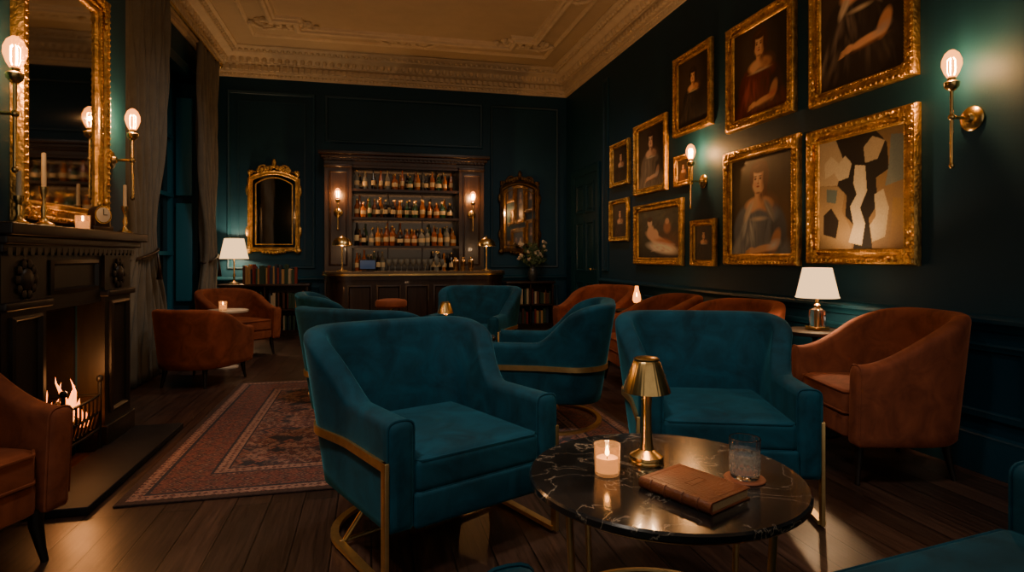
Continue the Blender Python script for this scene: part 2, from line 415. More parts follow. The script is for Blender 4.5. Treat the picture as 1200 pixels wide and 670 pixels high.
# ------------------------------------------------------------ chimney breast & fireplace
XB=-1.75; FY0,FY1=3.50,4.14; 
b=MB(); b.box((XL,3.08,0),(XB,FY0,H)); b.box((XL,FY1,0),(XB,4.9,H)); b.box((XL,FY0,.92),(XB,FY1,H))
b.build('wall_chimney_breast',m_wall)
b=MB(); b.box((XL+.01,FY0+.01,.0),(XL+.05,FY1-.01,.92)); b.box((XL+.05,FY0,.0),(XB-.0,FY0+.03,.92)); b.box((XL+.05,FY1-.03,.0),(XB,FY1,.92)); b.box((XL+.05,FY0,.0),(XB,FY1,.03)); b.box((XL+.05,FY0,.89),(XB,FY1,.92))
b.build('firebox',m_soot)
b=MB(); xs=-1.60
for y0,y1 in ((3.10,3.48),(4.16,4.56)):
    b.rbox(((XB+xs)/2,(y0+y1)/2,.08),(xs-XB+.05,y1-y0+.03,.16),.008)
    b.box((XB,y0,0.02),(xs,y1,1.22))
    b.ring(rect(y0+.06,.22,y1-.06,.92),[(0,0),(0,.014),(.015,.022),(.03,.006),(.03,0)],lambda a,z,h:(xs+h,a,z))
    b.rbox(((XB+xs)/2+.01,(y0+y1)/2,.97),(xs-XB+.04,y1-y0+.03,.04),.01)
    cy=(y0+y1)/2
    b.ell((xs+.005,cy,1.09),.022,.055,.055,seg=16,rings=6)
    for i in range(10):
        a=i*math.pi/5; b.ell((xs+.004,cy+.075*math.cos(a),1.09+.075*math.sin(a)),.014,.024,.024,seg=6,rings=4)
b.box((XB,3.46,.92),(xs-.02,4.18,1.22))
b.ring(rect(3.54,1.0,4.10,1.18),[(0,0),(0,.012),(.02,.02),(.03,0)],lambda a,z,h:(xs-.02+h,a,z))
for i in range(24): b.box((xs-.01,3.11+i*.061,1.205),(xs+.022,3.145+i*.061,1.24))
for x,z0,z1,e in ((xs+.02,1.22,1.26,0),(xs+.05,1.26,1.29,.03),(xs+.085,1.30,1.345,.06)):
    b.rbox(((XB+x)/2,(3.08+4.58)/2,(z0+z1)/2),(x-XB,1.5+2*e,z1-z0+.01),.008)
b.build('fireplace_mantel',m_woodb)
b=MB(); b.rbox((-1.44,3.86,.02),(.33,1.44,.04),.006); b.build('hearth',m_slate)
b=MB(); gx,gy=-1.74,3.87
for i in range(9):
    y=3.67+i*.05; b.tube([(gx+.12,y,.16),(gx+.15,y,.28),(gx+.15,y,.36)],.007,0,6)
for z in (.16,.26,.36): b.tube([(gx-.15,3.63,z),(gx+.14,3.65,z),(gx+.15,3.87,z),(gx+.14,4.09,z),(gx-.15,4.10,z)],.009,0,6)
for y in (3.65,4.09):
    b.tube([(gx+.14,y,.04),(gx+.14,y,.44)],.012,0,8); b.ell((gx+.14,y,.46),.02,.02,.022,0); b.tube([(gx-.15,y,.03),(gx-.15,y,.3)],.01,0,6)
for i in range(12): b.tube([(gx-.14,3.65+i*.04,.17),(gx+.13,3.65+i*.04,.17)],.006,0,5)
for (y0,z0,y1,z1,x) in ((3.69,.23,4.03,.25,gx+.05),(3.71,.24,4.05,.22,gx-.06),(3.75,.30,4.0,.33,gx)):
    b.tube([(x,y0,z0),(x+.02,(y0+y1)/2,(z0+z1)/2+.01),(x-.02,y1,z1)],.04,1,8)
random.seed(3)
for i in range(26): b.ell((gx+random.uniform(-.1,.1),3.87+random.uniform(-.18,.18),.20+random.random()*.06),.035,.035,.025,2,6,4)
b.build('fire_grate',[m_black,m_log,m_ember])
b=MB()
for i in range(13):
    y=3.74+i*.021; hh=.07+.13*math.exp(-((i-6)/3.0)**2)+random.random()*.06; r=.016+random.random()*.010
    x=gx+random.uniform(-.03,.10)
    pr_=[(0,0),(r*.7,hh*.08),(r,hh*.22),(r*.8,hh*.42),(r*.45,hh*.68),(r*.2,hh*.85),(0,hh)]
    V0=len(b.v); b.lathe(pr_,(0,0,0),0,8)
    for k in range(V0,len(b.v)):
        vx,vy,vz=b.v[k]; b.v[k]=(vx+x+.02*math.sin(vz*22+i),vy+y+.02*math.sin(vz*18+i*2),vz+.27)
b.build('fire_flames',m_fire)
plight('fire_glow',(gx+.14,3.87,.50),6,(1,.38,.11),.05)
# ------------------------------------------------------------ curtains
def curtain(name,y0,y1,x,ztop,tie=None,folds=9,cin=.45,ty=None):
    nu,nv=folds*12,40; V=[];F=[]
    for j in range(nv+1):
        z=.01+(ztop-.01)*j/nv
        s=1; off=0
        if tie:
            dz=(z-tie)
            g=math.exp(-(dz/.45)**2) if dz<0 else math.exp(-(dz/1.0)**2)
            s=1-(1-cin)*g
            off=((ty if ty else (y0+y1)/2)-(y0+y1)/2)*g
        for i in range(nu+1):
            u=i/nu; y=(y0+y1)/2+off+(u-.5)*(y1-y0)*s
            ph=u*folds*2*math.pi
            a=.055*(.8+.2*math.sin(3*u+z))
            V.append((x+a*math.sin(ph+.25*math.sin(z*1.7+u*9))+.012*math.sin(z*5+u*30),y,z))
    for j in range(nv):
        for i in range(nu):
            k=j*(nu+1)+i; F.append((k,k+1,k+nu+2,k+nu+1))
    mb=MB().add(V,F)
    if tie:
        cy=(ty if ty else (y0+y1)/2); wd=(y1-y0)*cin/2
        mb.tube([(x+.085*math.cos(t),cy+(wd+.02)*math.sin(t),tie-.03+.06*math.sin(t)) for t in [i*math.pi*2/24 for i in range(24)]],.016,1,6,True)
        mb.tube([(x+.08,cy+wd*.5,tie),(x+.1,cy+wd*.5,tie-.15),(x+.1,cy+wd*.5,tie-.28)],[.01,.014,.03],1,8)
    o=mb.build(name,[m_curt,m_wood],sharp=180)
    sm=o.modifiers.new('thick','SOLIDIFY'); sm.thickness=.006
    return o
curtain('curtain',5.75,7.1,-2.13,3.94,tie=1.25,folds=10,cin=.5,ty=6.35)
curtain('curtain',8.3,9.25,-2.15,3.94,tie=1.2,folds=7,cin=.6,ty=8.85)
b=MB(); b.tube([(-2.14,5.6,3.97),(-2.14,9.4,3.97)],.02); b.ell((-2.14,5.57,3.97),.04,.04,.04); b.ell((-2.14,9.43,3.97),.04,.04,.04)
for y in (5.7,9.3): b.tube([(XL,y,3.97),(-2.14,y,3.97)],.012)
b.build('curtain_rod',m_brass)
# ------------------------------------------------------------ picture frames (local XZ, facing -Y)
def frame_mesh(w,h,fw=.09,dep=.05,orn=True,outline=None,crest=False):
    b=MB(); O=outline or [(-w/2,-h/2),(w/2,-h/2),(w/2,h/2),(-w/2,h/2)]
    pr=[(0,0),(0,dep*.6),(fw*.08,dep*.95),(fw*.2,dep*1.05),(fw*.32,dep*.85),(fw*.42,dep*.6),(fw*.6,dep*.5),(fw*.75,dep*.55),(fw*.82,dep*.68),(fw*.9,dep*.6),(fw,dep*.3),(fw,0)]
    b.ring(O,pr,lambda x,z,q:(x,-q,z),0)
    if orn:
        n=len(O)
        for i in range(n):
            p=Vector(O[i]);q=Vector(O[(i+1)%n]); L=(q-p).length; d=(q-p)/L; nr=Vector((-d.y,d.x))
            k=max(1,int(L/(fw*.42)))
            for j in range(k):
                s=p+d*(L*(j+.5)/k)+nr*fw*.25
                b.ell((s.x,-dep*.98,s.y),fw*.13,dep*.2,fw*.13,0,6,4)
            k=max(1,int(L/(fw*.28)))
            if n<=4:
                for j in range(k):
                    s=p+d*(fw+(L-2*fw)*(j+.5)/k)+nr*fw*.83
                    b.ell((s.x,-dep*.62,s.y),fw*.07,dep*.14,fw*.07,0,6,4)
        cs=[(-1,-1),(1,-1),(1,1),(-1,1)]
        for sx,sz in cs:
            x,z=sx*(w/2-fw*.45),sz*(h/2-fw*.45)
            b.ell((x,-dep*.8,z),fw*.42,dep*.4,fw*.42,0,10,6)
            for k in range(5):
                a=math.atan2(sz,sx)+rad(-70+35*k)+math.pi
                b.ell((x+fw*.5*math.cos(a),-dep*.85,z+fw*.5*math.sin(a)),fw*.2,dep*.25,fw*.2,0,6,4)
            for dx,dz in ((-sx,0),(0,-sz)):
                for k in (1,2,3):
                    b.ell((x+dx*fw*.5*k,-dep*.8,z+dz*fw*.5*k),fw*(.34-.06*k)*(1.4 if dx else .8),dep*.3,fw*(.34-.06*k)*(1.4 if dz else .8),0,6,4)
    if crest:
        for k in range(-5,6):
            zz=h/2+.05-abs(k)*.012; b.ell((k*.045,-dep*.8,zz+(.05 if k==0 else 0)),.035,.025,.04 if k else .075,0,8,5)
        for s in (-1,1):
            pts=[];rs=[]
            for i in range(20):
                t=i/19;a=t*4.5; r=.09*(1-t*.8)
                pts.append((s*(.14+r*math.cos(a)),-dep*.9,h/2+.0+r*math.sin(a))); rs.append(.018*(1-.5*t))
            b.tube(pts,rs,0,6)
            for zq in (.25,-.25): b.ell((s*(w/2-.005),-dep*.6,h*zq),.035,.02,.09,0,8,5)
            b.ell((s*(w/2-.03),-dep*.8,-h/2+.02),.06,.03,.05,0,8,5)
        for k in range(-3,4): b.ell((k*.05,-dep*.7,-h/2-.01+abs(k)*.006),.035,.02,.035,0,8,5)
    return b
RG=random.Random(21)
def lerphex(a,b,t):
    return ''.join('%02x'%max(0,min(255,int(int(a[i:i+2],16)*(1-t)+int(b[i:i+2],16)*t))) for i in (0,2,4))
class Canvas:
    gain=1.45
    def __init__(s,w,h,res=.0085,bg='15100c',bg2='3a2d20'):
        s.w,s.h=w,h; s.nx=max(30,int(w/res)); s.ny=max(30,int(h/res))
        X,Y=np.meshgrid(np.linspace(0,1,s.nx+1),np.linspace(0,1,s.ny+1)); s.X,s.Y=X,Y; s.A=h/w
        t=np.clip(1-((X-.3)**2+(Y-.7)**2)*3,0,1)[...,None]
        s.C=np.array(hx(bg))*(1-t)+np.array(hx(bg2))*t
    def _blend(s,m,col):
        m=np.clip(m,0,1)[...,None]; s.C=s.C*(1-m)+np.array(hx(col))*m
    def e(s,cx,cy,rx,ry,col,rot=0,soft=.12,op=1):
        a=rad(rot); dx=s.X-cx; dy=(s.Y-cy)*s.A
        u=dx*math.cos(a)+dy*math.sin(a); v=-dx*math.sin(a)+dy*math.cos(a)
        r=np.sqrt((u/rx)**2+(v/(ry*s.A))**2); s._blend((1+soft-r)/(2*soft)*op,col); return s
    def p(s,pts,col,op=1):
        X,Y=s.X,s.Y; ins=np.zeros_like(X,bool); n=len(pts)
        for i in range(n):
            x1,y1=pts[i];x2,y2=pts[(i+1)%n]
            c=((y1>Y)!=(y2>Y))&(X<(x2-x1)*(Y-y1)/((y2-y1) if y2!=y1 else 1e-9)+x1); ins^=c
        s._blend(ins.astype(float)*op,col); return s
    def build(s,parent,y):
        nx,ny=s.nx,s.ny; s.C=np.clip(s.C*s.gain,0,.8)
        V=np.stack([(s.X-.5)*s.w,np.full_like(s.X,y),(s.Y-.5)*s.h],-1).reshape(-1,3)
        i=np.arange(nx*ny); k=(i//nx)*(nx+1)+i%nx
        F=np.stack([k,k+1,k+nx+2,k+nx+1],-1)
        me=bpy.data.meshes.new('canvas'); me.from_pydata(V.tolist(),[],F.tolist())
        ca=me.color_attributes.new('Col','FLOAT_COLOR','POINT')
        c=np.concatenate([s.C.reshape(-1,3),np.ones((V.shape[0],1))],1).astype(np.float32); ca.data.foreach_set('color',c.ravel())
        me.materials.append(m_paint); inst('canvas',me,parent=parent)
def portrait(c,dress,dress2,skin='c2926c',hair='24140b',cx=.5,hy=.74,hs=1.,shawl=None,turn=-4,arm=True,shade='0d0907'):
    r=.088*hs; ry=.110*hs/c.A; sy=hy-ry*1.85
    dk=lerphex(dress,shade,.6)
    c.e(cx+.01,hy+ry*.28,r*1.36,ry*1.2,hair,soft=.15); c.e(cx+r*.9,hy-ry*.9,r*.35,ry*.8,hair,rot=10,soft=.3)
    c.e(cx,sy-ry*4.8,.44*hs,ry*3.2,dress,soft=.10)
    c.e(cx-.21*hs,sy-ry*1.6,.12*hs,ry*1.6,dress,rot=-22,soft=.14); c.e(cx+.21*hs,sy-ry*1.6,.12*hs,ry*1.6,dk,rot=22,soft=.14)
    c.e(cx,sy-ry*.8,.24*hs,ry*.85,dress,soft=.14)
    for k in range(int(90)):
        t=RG.uniform(-1,1); d=RG.uniform(.6,5.2); wx=.10+.07*d
        x=cx+t*wx*hs; y=sy-ry*d
        lit=max(0,min(1,.5-.5*t+RG.uniform(-.35,.35)))
        colr=lerphex(shade,dress2,lit)
        c.e(x,y,RG.uniform(.008,.020)*hs,ry*RG.uniform(.35,.9),colr,rot=22*t+RG.uniform(-14,14),soft=.8,op=.38)
    c.e(cx,sy-ry*.02,.17*hs,ry*.62,skin,soft=.18); c.e(cx,hy-ry*1.1,.05*hs,ry*.7,skin,soft=.15)
    c.e(cx+.11*hs,sy-ry*.05,.09*hs,ry*.6,'7a4e34',soft=.7,op=.65); c.e(cx+.035*hs,hy-ry*1.15,.032*hs,ry*.45,'5e3826',soft=.6,op=.8)
    c.e(cx-.05*hs,sy,.06*hs,ry*.4,'d6aa84',soft=.8,op=.5)
    c.e(cx,sy-ry*1.7,.15*hs,ry*1.35,dress,soft=.12)
    for k in range(22):
        t=RG.uniform(-1,1); c.e(cx+t*.11*hs,sy-ry*RG.uniform(1.0,2.6),.010*hs,ry*RG.uniform(.3,.7),lerphex(shade,dress2,max(0,.55-.5*t)),rot=-14*t,soft=.8,op=.4)
    if shawl:
        for sx in (-1,1):
            cl=shawl if sx<0 else lerphex(shawl,shade,.45)
            c.e(cx+sx*.135*hs,sy-ry*.45,.035*hs,ry*.85,cl,rot=sx*34,soft=.3,op=.9)
            c.e(cx+sx*.125*hs,sy-ry*.5,.010*hs,ry*.7,lerphex(cl,'ffffff',.25),rot=sx*34,soft=.7,op=.7)
        c.e(cx,sy-ry*1.05,.09*hs,ry*.16,shawl,soft=.5,op=.8)
    else: c.e(cx,sy-ry*.52,.13*hs,ry*.10,'b9a88c',soft=.7,op=.75)
    c.e(cx,hy,r*.97,ry,skin,rot=turn,soft=.08); c.e(cx,hy-ry*.42,r*.78,ry*.62,skin,soft=.12)
    c.e(cx-r*.25,hy+ry*.05,r*.55,ry*.75,'dcb08a',soft=.7,op=.7)
    c.e(cx+r*.70,hy-ry*.05,r*.32,ry*.85,'6e432c',soft=.6,op=.75)
    c.e(cx-r*.45,hy-ry*.3,r*.22,ry*.16,'c97860',soft=.8,op=.5)
    c.e(cx+r*.05,hy+ry*.88,r*1.12,ry*.40,hair,soft=.15); c.e(cx-r*.2,hy+ry*1.02,r*.5,ry*.12,lerphex(hair,'8a6040',.4),rot=12,soft=.7,op=.6)
    c.e(cx-r*.98,hy+ry*.35,r*.26,ry*.75,hair,soft=.25); c.e(cx+r*1.0,hy+ry*.1,r*.32,ry*1.05,hair,soft=.25)
    for sx in (-1,1):
        ex=cx-r*.12+sx*r*.36
        c.e(ex,hy+ry*.10,r*.20,ry*.11,'7e5238',soft=.7,op=.7); c.e(ex,hy+ry*.07,r*.14,ry*.065,'1e100a',soft=.4); c.e(ex,hy+ry*.26,r*.25,ry*.045,'3a2012',soft=.5,op=.8)
    c.e(cx-r*.04,hy-ry*.10,r*.07,ry*.24,'a06c4e',soft=.6,op=.7); c.e(cx-r*.08,hy-ry*.28,r*.15,ry*.055,'74422e',soft=.6,op=.85)
    c.e(cx-r*.10,hy-ry*.50,r*.23,ry*.07,'86302a',soft=.4); c.e(cx-r*.06,hy-ry*.98,r*.4,ry*.08,'6a422c',soft=.5,op=.7)
    if arm:
        c.e(cx+.21*hs,sy-ry*2.7,.05*hs,ry*.9,lerphex(skin,'5e3826',.35),rot=-24,soft=.2); c.e(cx+.06*hs,sy-ry*3.3,.15*hs,ry*.30,skin,rot=7,soft=.2)
        c.e(cx-.10*hs,sy-ry*3.42,.048*hs,ry*.26,skin,rot=15,soft=.2)
        for k in range(4): c.e(cx-(.14+.008*k)*hs,sy-ry*(3.38+.13*k),.034*hs,ry*.06,'b58862',rot=12,soft=.35)
        c.e(cx+.08*hs,sy-ry*3.58,.13*hs,ry*.12,'6a402a',rot=7,soft=.6,op=.7)
        c.e(cx+.19*hs,sy-ry*3.0,.07*hs,ry*.3,lerphex(dress2,'ffffff',.15),rot=20,soft=.5,op=.6)
    return c
def hang(name,yc,zc,w,h,fw,fn,res=.005,dep=.05):
    b=frame_mesh(w,h,fw,dep)
    b.add([(-w/2+.01,-.004,-h/2+.01),(w/2-.01,-.004,-h/2+.01),(w/2-.01,-.004,h/2-.01),(-w/2+.01,-.004,h/2-.01)],[(0,1,2,3)],1)
    o=b.build(name,[m_gold,m_black],(XR-.002,yc,zc),-90)
    c=Canvas(w-2*fw+.004,h-2*fw+.004,res); fn(c); c.build(o,-.012)
    return o
hang('framed_portrait',3.47,2.90,.92,1.16,.10,lambda c:portrait(c,'211b19','7a6a5e',cx=.5,hy=.84,hs=1.35,shawl='b5a184',arm=True))
hang('framed_portrait',4.565,2.835,.93,.97,.10,lambda c:portrait(c,'501a15','943e2e',cx=.5,hy=.77,hs=1.2,hair='3a1f10',turn=5,arm=True))
hang('framed_portrait',5.67,2.94,.765,.865,.085,lambda c:portrait(c,'131214','443a34',cx=.5,hy=.72,hs=1.0,hair='1a0f0a',arm=False),dep=.045)
def fD(c):
    c.e(.15,.75,.3,.3,'4a4028',soft=.9); c.e(.9,.25,.3,.3,'553c1e',soft=.9); portrait(c,'5c6670','b4bcba',skin='cfa07a',hair='4a2a16',cx=.48,hy=.76,hs=1.3,shawl='b3aa98',shade='2a3036')
hang('framed_portrait',4.56,1.645,1.02,1.05,.10,fD)
def fE(c):
    c.gain=1.0
    c.C[:]=np.array(hx('7d6544'))
    # layered cut-paper shapes: tan ground, black mass, cream uprights, grey-green block
    c.p([(0,0),(.42,0),(.40,.20),(.30,.34),(.34,.56),(.0,.60)],'8d7755')
    c.p([(0,.60),(.26,.58),(.34,.80),(.22,1),(0,1)],'a39070')
    c.p([(.22,1),(.32,.80),(.24,.58),(.36,.48),(.34,.30),(.46,.20),(.44,.0),(.66,0),(.62,.26),(.72,.38),(.70,.60),(.84,.66),(.82,.88),(.70,1)],'1b1714')
    c.p([(.08,.66),(.20,.70),(.26,.62),(.38,.64),(.42,.76),(.34,.84),(.26,.78),(.16,.86),(.07,.80)],'b3a486')
    c.p([(.38,.06),(.54,.03),(.58,.22),(.52,.36),(.60,.50),(.58,.72),(.46,.74),(.44,.58),(.48,.48),(.40,.38),(.44,.22)],'b8aa8c')
    c.p([(.58,.74),(.72,.76),(.80,.90),(.66,.96),(.56,.88)],'a09072')
    c.p([(.66,.06),(.80,.10),(.84,.34),(.78,.50),(.68,.46),(.70,.28),(.63,.20)],'aa9c7e')
    c.p([(.80,.52),(1,.56),(1,.92),(.86,.94),(.84,.70)],'68716a')
    c.p([(.82,.0),(1,.0),(1,.40),(.88,.42),(.86,.16)],'846840')
    c.p([(.06,.14),(.22,.10),(.26,.26),(.16,.38),(.06,.32)],'221c18'); c.p([(.10,.44),(.22,.42),(.24,.54),(.10,.56)],'56635e')
    rng=np.random.default_rng(2); g=rng.normal(1,.06,c.X.shape)[...,None]; c.C=np.clip(c.C*g,0,1)
hang('framed_abstract_painting',3.48,1.645,.955,1.01,.11,fE,.005)
hang('framed_portrait',6.64,2.40,.855,.885,.085,lambda c:portrait(c,'6a5a48','a08f78',cx=.5,hy=.78,hs=1.15,skin='c49a76'))
hang('framed_portrait',7.53,2.445,.62,.60,.07,lambda c:portrait(c,'1c1512','40302a',cx=.5,hy=.72,hs=1.1,arm=False))
hang('framed_portrait',5.87,2.13,.36,.34,.06,lambda c:portrait(c,'5c3a20','805a38',cx=.5,hy=.70,hs=1.1,arm=False),dep=.035)
def fI(c):
    c.e(.5,.9,.6,.25,'4a4a3a',soft=.9); c.e(.2,.5,.25,.4,'2a2a18',soft=.6); c.e(.8,.3,.3,.2,'5a3a22',soft=.7)
    for k in range(70): c.e(RG.random(),RG.uniform(.3,1),RG.uniform(.02,.06),RG.uniform(.01,.04),lerphex('1c1a10','6a5f40',RG.random()),rot=RG.uniform(-40,40),soft=.8,op=.4)
    c.e(.5,.35,.3,.11,'c39a74',rot=-18,soft=.2); c.e(.32,.55,.09,.14,'c39a74',rot=20,soft=.2); c.e(.3,.74,.06,.09,'c9a27e',soft=.15); c.e(.3,.81,.065,.05,'3a1f10',soft=.2)
    c.e(.66,.3,.2,.08,'a86a4a',rot=-10,soft=.4); c.e(.6,.2,.32,.1,'d0c0a4',rot=-6,soft=.4); c.e(.45,.5,.05,.13,'c39a74',rot=60,soft=.2)
    for k in range(30): c.e(RG.uniform(.3,.9),RG.uniform(.12,.3),.04,.012,lerphex('8a6a50','e0d4bc',RG.random()),rot=RG.uniform(-30,10),soft=.8,op=.4)
    c.e(.72,.62,.08,.12,'8c5c40',soft=.3); c.e(.72,.74,.045,.06,'b48a68',soft=.2)
hang('framed_figure_painting',6.46,1.465,1.21,.74,.09,fI)
hang('framed_portrait',7.56,1.685,.62,.58,.07,lambda c:portrait(c,'2a1a12','5a4230',cx=.5,hy=.72,hs=1.1,arm=False))
hang('framed_portrait',5.46,1.336,.46,.473,.065,lambda c:portrait(c,'14100e','3a2c22',cx=.5,hy=.74,hs=1.1,arm=False),dep=.04)
# mirrors
b=frame_mesh(1.02,1.5,.09,.06); b.add([(-.44,-.012,-.68),(.44,-.012,-.68),(.44,-.012,.68),(-.44,-.012,.68)],[(0,1,2,3)],1)
b.ring(rect(-.425,-.665,.425,.665),[(0,.012),(0,.03),(.012,.036),(.024,.03),(.03,.012)],lambda x,z,q:(x,-q,z),0)
b.build('gilt_overmantel_mirror',[m_gold,m_mirror],(XB+.002,3.97,2.13),90)
def archo(w,h,rise):
    o=[(-w/2,-h/2),(w/2,-h/2),(w/2,h/2-rise)]
    for i in range(1,16):
        t=i/16; x=w/2-w*t; z=h/2-rise+rise*(math.sin(math.pi*t)**.8)
        o.append((x,z))
    o.append((-w/2,h/2-rise)); return o
def wallmirror(w,h,loc,m):
    b=frame_mesh(w,h,.075,.05,True,archo(w,h,.13),True)
    o2=archo(w-.13,h-.13,.12); b.add([(x,-.014,z) for x,z in o2],[tuple(range(len(o2)))],1)
    b.ring(archo(w-.22,h-.22,.11),[(0,.014),(0,.026),(.015,.026),(.015,.014)],lambda x,z,q:(x,-q,z),0)
    b.build('gilt_wall_mirror',[m,m_mirror],loc,0)
wallmirror(.77,1.27,(-1.47,YB-.002,1.90),m_gold)
wallmirror(.70,1.22,(2.46,YB-.002,1.87),mat('aged_bronze_gilt',hx('5f492c'),.45,1,bmp=.6,bscale=60,var=.4,vscale=12))
# ------------------------------------------------------------ sconces (protrude -Y)
def sconce(name,loc,rz,e=14,up=.16,scale=1.0):
    b=MB(); Mx=Matrix.Rotation(rad(90),4,'X'); A=-.125
    b.lathe([(0,0),(.058,0),(.058,.01),(.05,.018),(.025,.024),(.018,.04),(0,.045)],(0,0,0),0,28,M=Mx)
    b.tube([(0,-.03,0),(0,-.075,0),(0,A,0)],.008,0,8)
    b.ell((0,A,0),.016,.016,.016,0,10,6)
    b.tube([(0,A,-.22),(0,A,up-.03)],.0075,0,10); b.ell((0,A,-.225),.012,.012,.015,0)
    b.lathe([(.008,up-.04),(.016,up-.035),(.03,up-.02),(.033,up),(.026,up+.004),(.018,up+.01),(.016,up+.03),(0,up+.03)],(0,A,0),0,20)
    b.lathe([(.016,up+.02),(.03,up+.045),(.041,up+.08),(.040,up+.105),(.028,up+.135),(.012,up+.15),(0,up+.154)],(0,A,0),1,20)
    for k in range(5):
        a=k*2*math.pi/5; cx_,cy_=.017*math.cos(a),.017*math.sin(a)
        b.tube([(cx_*.6,A+cy_*.6,up+.03),(cx_,A+cy_,up+.05),(cx_,A+cy_,up+.105),(cx_*.5,A+cy_*.5,up+.115)],.0016,2,5)
    o=b.build(name,[m_brass,m_bulbsh,m_fil],loc,rz,scale=scale)
    plight('bulb_light',(0,A,up+.08),e,(1,.54,.24),parent=o,r=.011)
    return o
def bulbglass():
    m=bpy.data.materials.new('bulb_glass_warm'); m.use_nodes=True; nt=m.node_tree; nt.nodes.clear()
    o=nt.nodes.new('ShaderNodeOutputMaterial'); t=nt.nodes.new('ShaderNodeBsdfTransparent'); e=nt.nodes.new('ShaderNodeEmission'); a=nt.nodes.new('ShaderNodeAddShader')
    t.inputs[0].default_value=(1,.84,.62,1); e.inputs[0].default_value=(1,.30,.05,1); e.inputs[1].default_value=1.3
    nt.links.new(t.outputs[0],a.inputs[0]); nt.links.new(e.outputs[0],a.inputs[1]); nt.links.new(a.outputs[0],o.inputs[0]); return m
m_bulbsh=bulbglass()
sconce('wall_sconce',(XR,2.68,1.975),-90,15,scale=1.2)
sconce('wall_sconce',(XR,5.477,1.96),-90,20,scale=1.2)
sconce('wall_sconce',(XB,3.22,1.86),90,16,scale=1.15)
sconce('wall_sconce',(XB,4.62,1.86),90,20,scale=1.15)
# ------------------------------------------------------------ back bar
b=MB(); x0,x1,yf=-.69,1.76,9.45; ix0,ix1=-.29,1.36
b.box((x0,9.88,0),(x1,9.898,2.7),0)
for a,c in ((x0,ix0),(ix1,x1)):
    b.box((a,yf,0),(c,9.88,2.66)); 
    b.ring(rect(a+.06,1.05,c-.06,2.5),[(0,0),(0,.012),(.02,.018),(.03,0)],lambda u,z,h:(u,yf-h,z))
    b.rbox(((a+c)/2,yf-.01,2.58),(c-a+.02,.06,.05),.01)
b.box((ix0,yf,2.6),(ix1,9.88,2.66)); b.box((ix0,yf-.15,0),(ix1,9.88,.93)); b.box((ix0,yf-.18,.93),(ix1,9.88,.96))
for z,e in ((2.66,.02),(2.70,.05),(2.75,.09)): b.rbox(((x0+x1)/2,(yf+9.9)/2-e/2-.005,z+.02),(x1-x0+2*e,.44+e,.05),.01)
for i in range(40): b.box((x0+.02+i*.0612,yf-.045,2.665),(x0+.05+i*.0612,yf,2.695))
for z in (1.36,1.80,2.235): b.box((ix0,yf+.03,z-.02),(ix1,9.86,z)); b.box((ix0,yf+.02,z-.035),(ix1,yf+.035,z+.002))
b.box((ix0,yf+.02,2.56),(ix1,yf+.035,2.6))
b.box((ix0+.0,9.86,.96),(ix1,9.87,2.6),1)
for xx in ((ix0*2+ix1)/3,(ix0+2*ix1)/3): b.box((xx-.01,9.845,.96),(xx+.01,9.862,2.6))
b.build('back_bar_cabinet',[m_wood,mat('bar_mirror',(.09,.075,.06),.15,1)])
random.seed(11)
def bottle(b,x,y,z,kind,s,mi):
    if kind==0: pr=[(0,0),(.036,0),(.038,.01),(.038,.06),(.0385,.062),(.0385,.13),(.038,.132),(.038,.16),(.03,.19),(.014,.215),(.013,.265),(.016,.267),(.016,.29),(0,.292)]
    elif kind==1: pr=[(0,0),(.045,0),(.047,.01),(.047,.05),(.0475,.052),(.0475,.11),(.047,.112),(.045,.15),(.025,.175),(.014,.185),(.013,.22),(.02,.222),(.02,.25),(0,.252)]
    else: pr=[(0,0),(.03,0),(.032,.01),(.032,.07),(.0325,.072),(.0325,.15),(.032,.152),(.03,.2),(.012,.25),(.011,.30),(.013,.302),(.013,.32),(0,.322)]
    ml=[mi]*4+[5]+[mi]*6+[6,6]
    pr=[(r*s,zz*s) for r,zz in pr]; b.lathe(pr,(x,y,z),ml[:len(pr)-1],12)
b=MB()
for z in (1.36,1.80,2.235,.96):
    for row,yy in ((0,9.57),(1,9.73)):
        x=ix0+.07+row*.04
        while x<ix1-.06:
            k=random.choice([0,0,1,2]); s=random.uniform(.9,1.15)*(1 if z<2.2 else .96)
            if not(z==.96 and .2<x<.9): bottle(b,x,yy,z,k,s,random.choice([0,0,1,2,3,4,4,2]))
            x+=random.uniform(.09,.13)
b.build('liquor_bottles',m_bot+[m_label,m_brass])
for x in (-.49,1.56): sconce('bar_sconce',(x,9.45,1.86),0,13,scale=1.15)
b=MB()
for z in (1.338,1.778,2.213,2.6): b.box((ix0+.02,yf+.045,z-.006),(ix1-.02,yf+.06,z-.001))
b.build('added_shelf_glow',mat('added_warm_glow',(1,.7,.4),.5,emit=(1,.56,.28),es=3.4))  # added glow strips hidden behind the shelf lips to brighten the bottles
# counter
b=MB(); cx0,cx1,cyf,cyb=-.62,1.89,8.45,8.98
def cout(e):
    o=[]; r=.28+e
    xA,xB_,yA,yB_=cx0-e,cx1+e,cyf-e,cyb+e
    for cx_,cy_,a0 in ((xA+r,yA+r,180),(xB_-r,yA+r,270)):
        for i in range(9):
            a=rad(a0+90*i/8); o.append((cx_+r*math.cos(a),cy_+r*math.sin(a)))
    o+=[(xB_,yB_),(xA,yB_)]; return o
def extr(b,O,z0,z1,mi):
    n=len(O); V=[(x,y,z0) for x,y in O]+[(x,y,z1) for x,y in O]
    F=[(i,(i+1)%n,n+(i+1)%n,n+i) for i in range(n)]+[tuple(range(n)),tuple(range(n,2*n))]; b.add(V,F,mi)
extr(b,cout(0),.0,.93,0); extr(b,cout(.02),0,.1,0); extr(b,cout(.025),.87,.93,0); extr(b,cout(.05),.93,.955,1); extr(b,cout(.045),.955,.985,2)
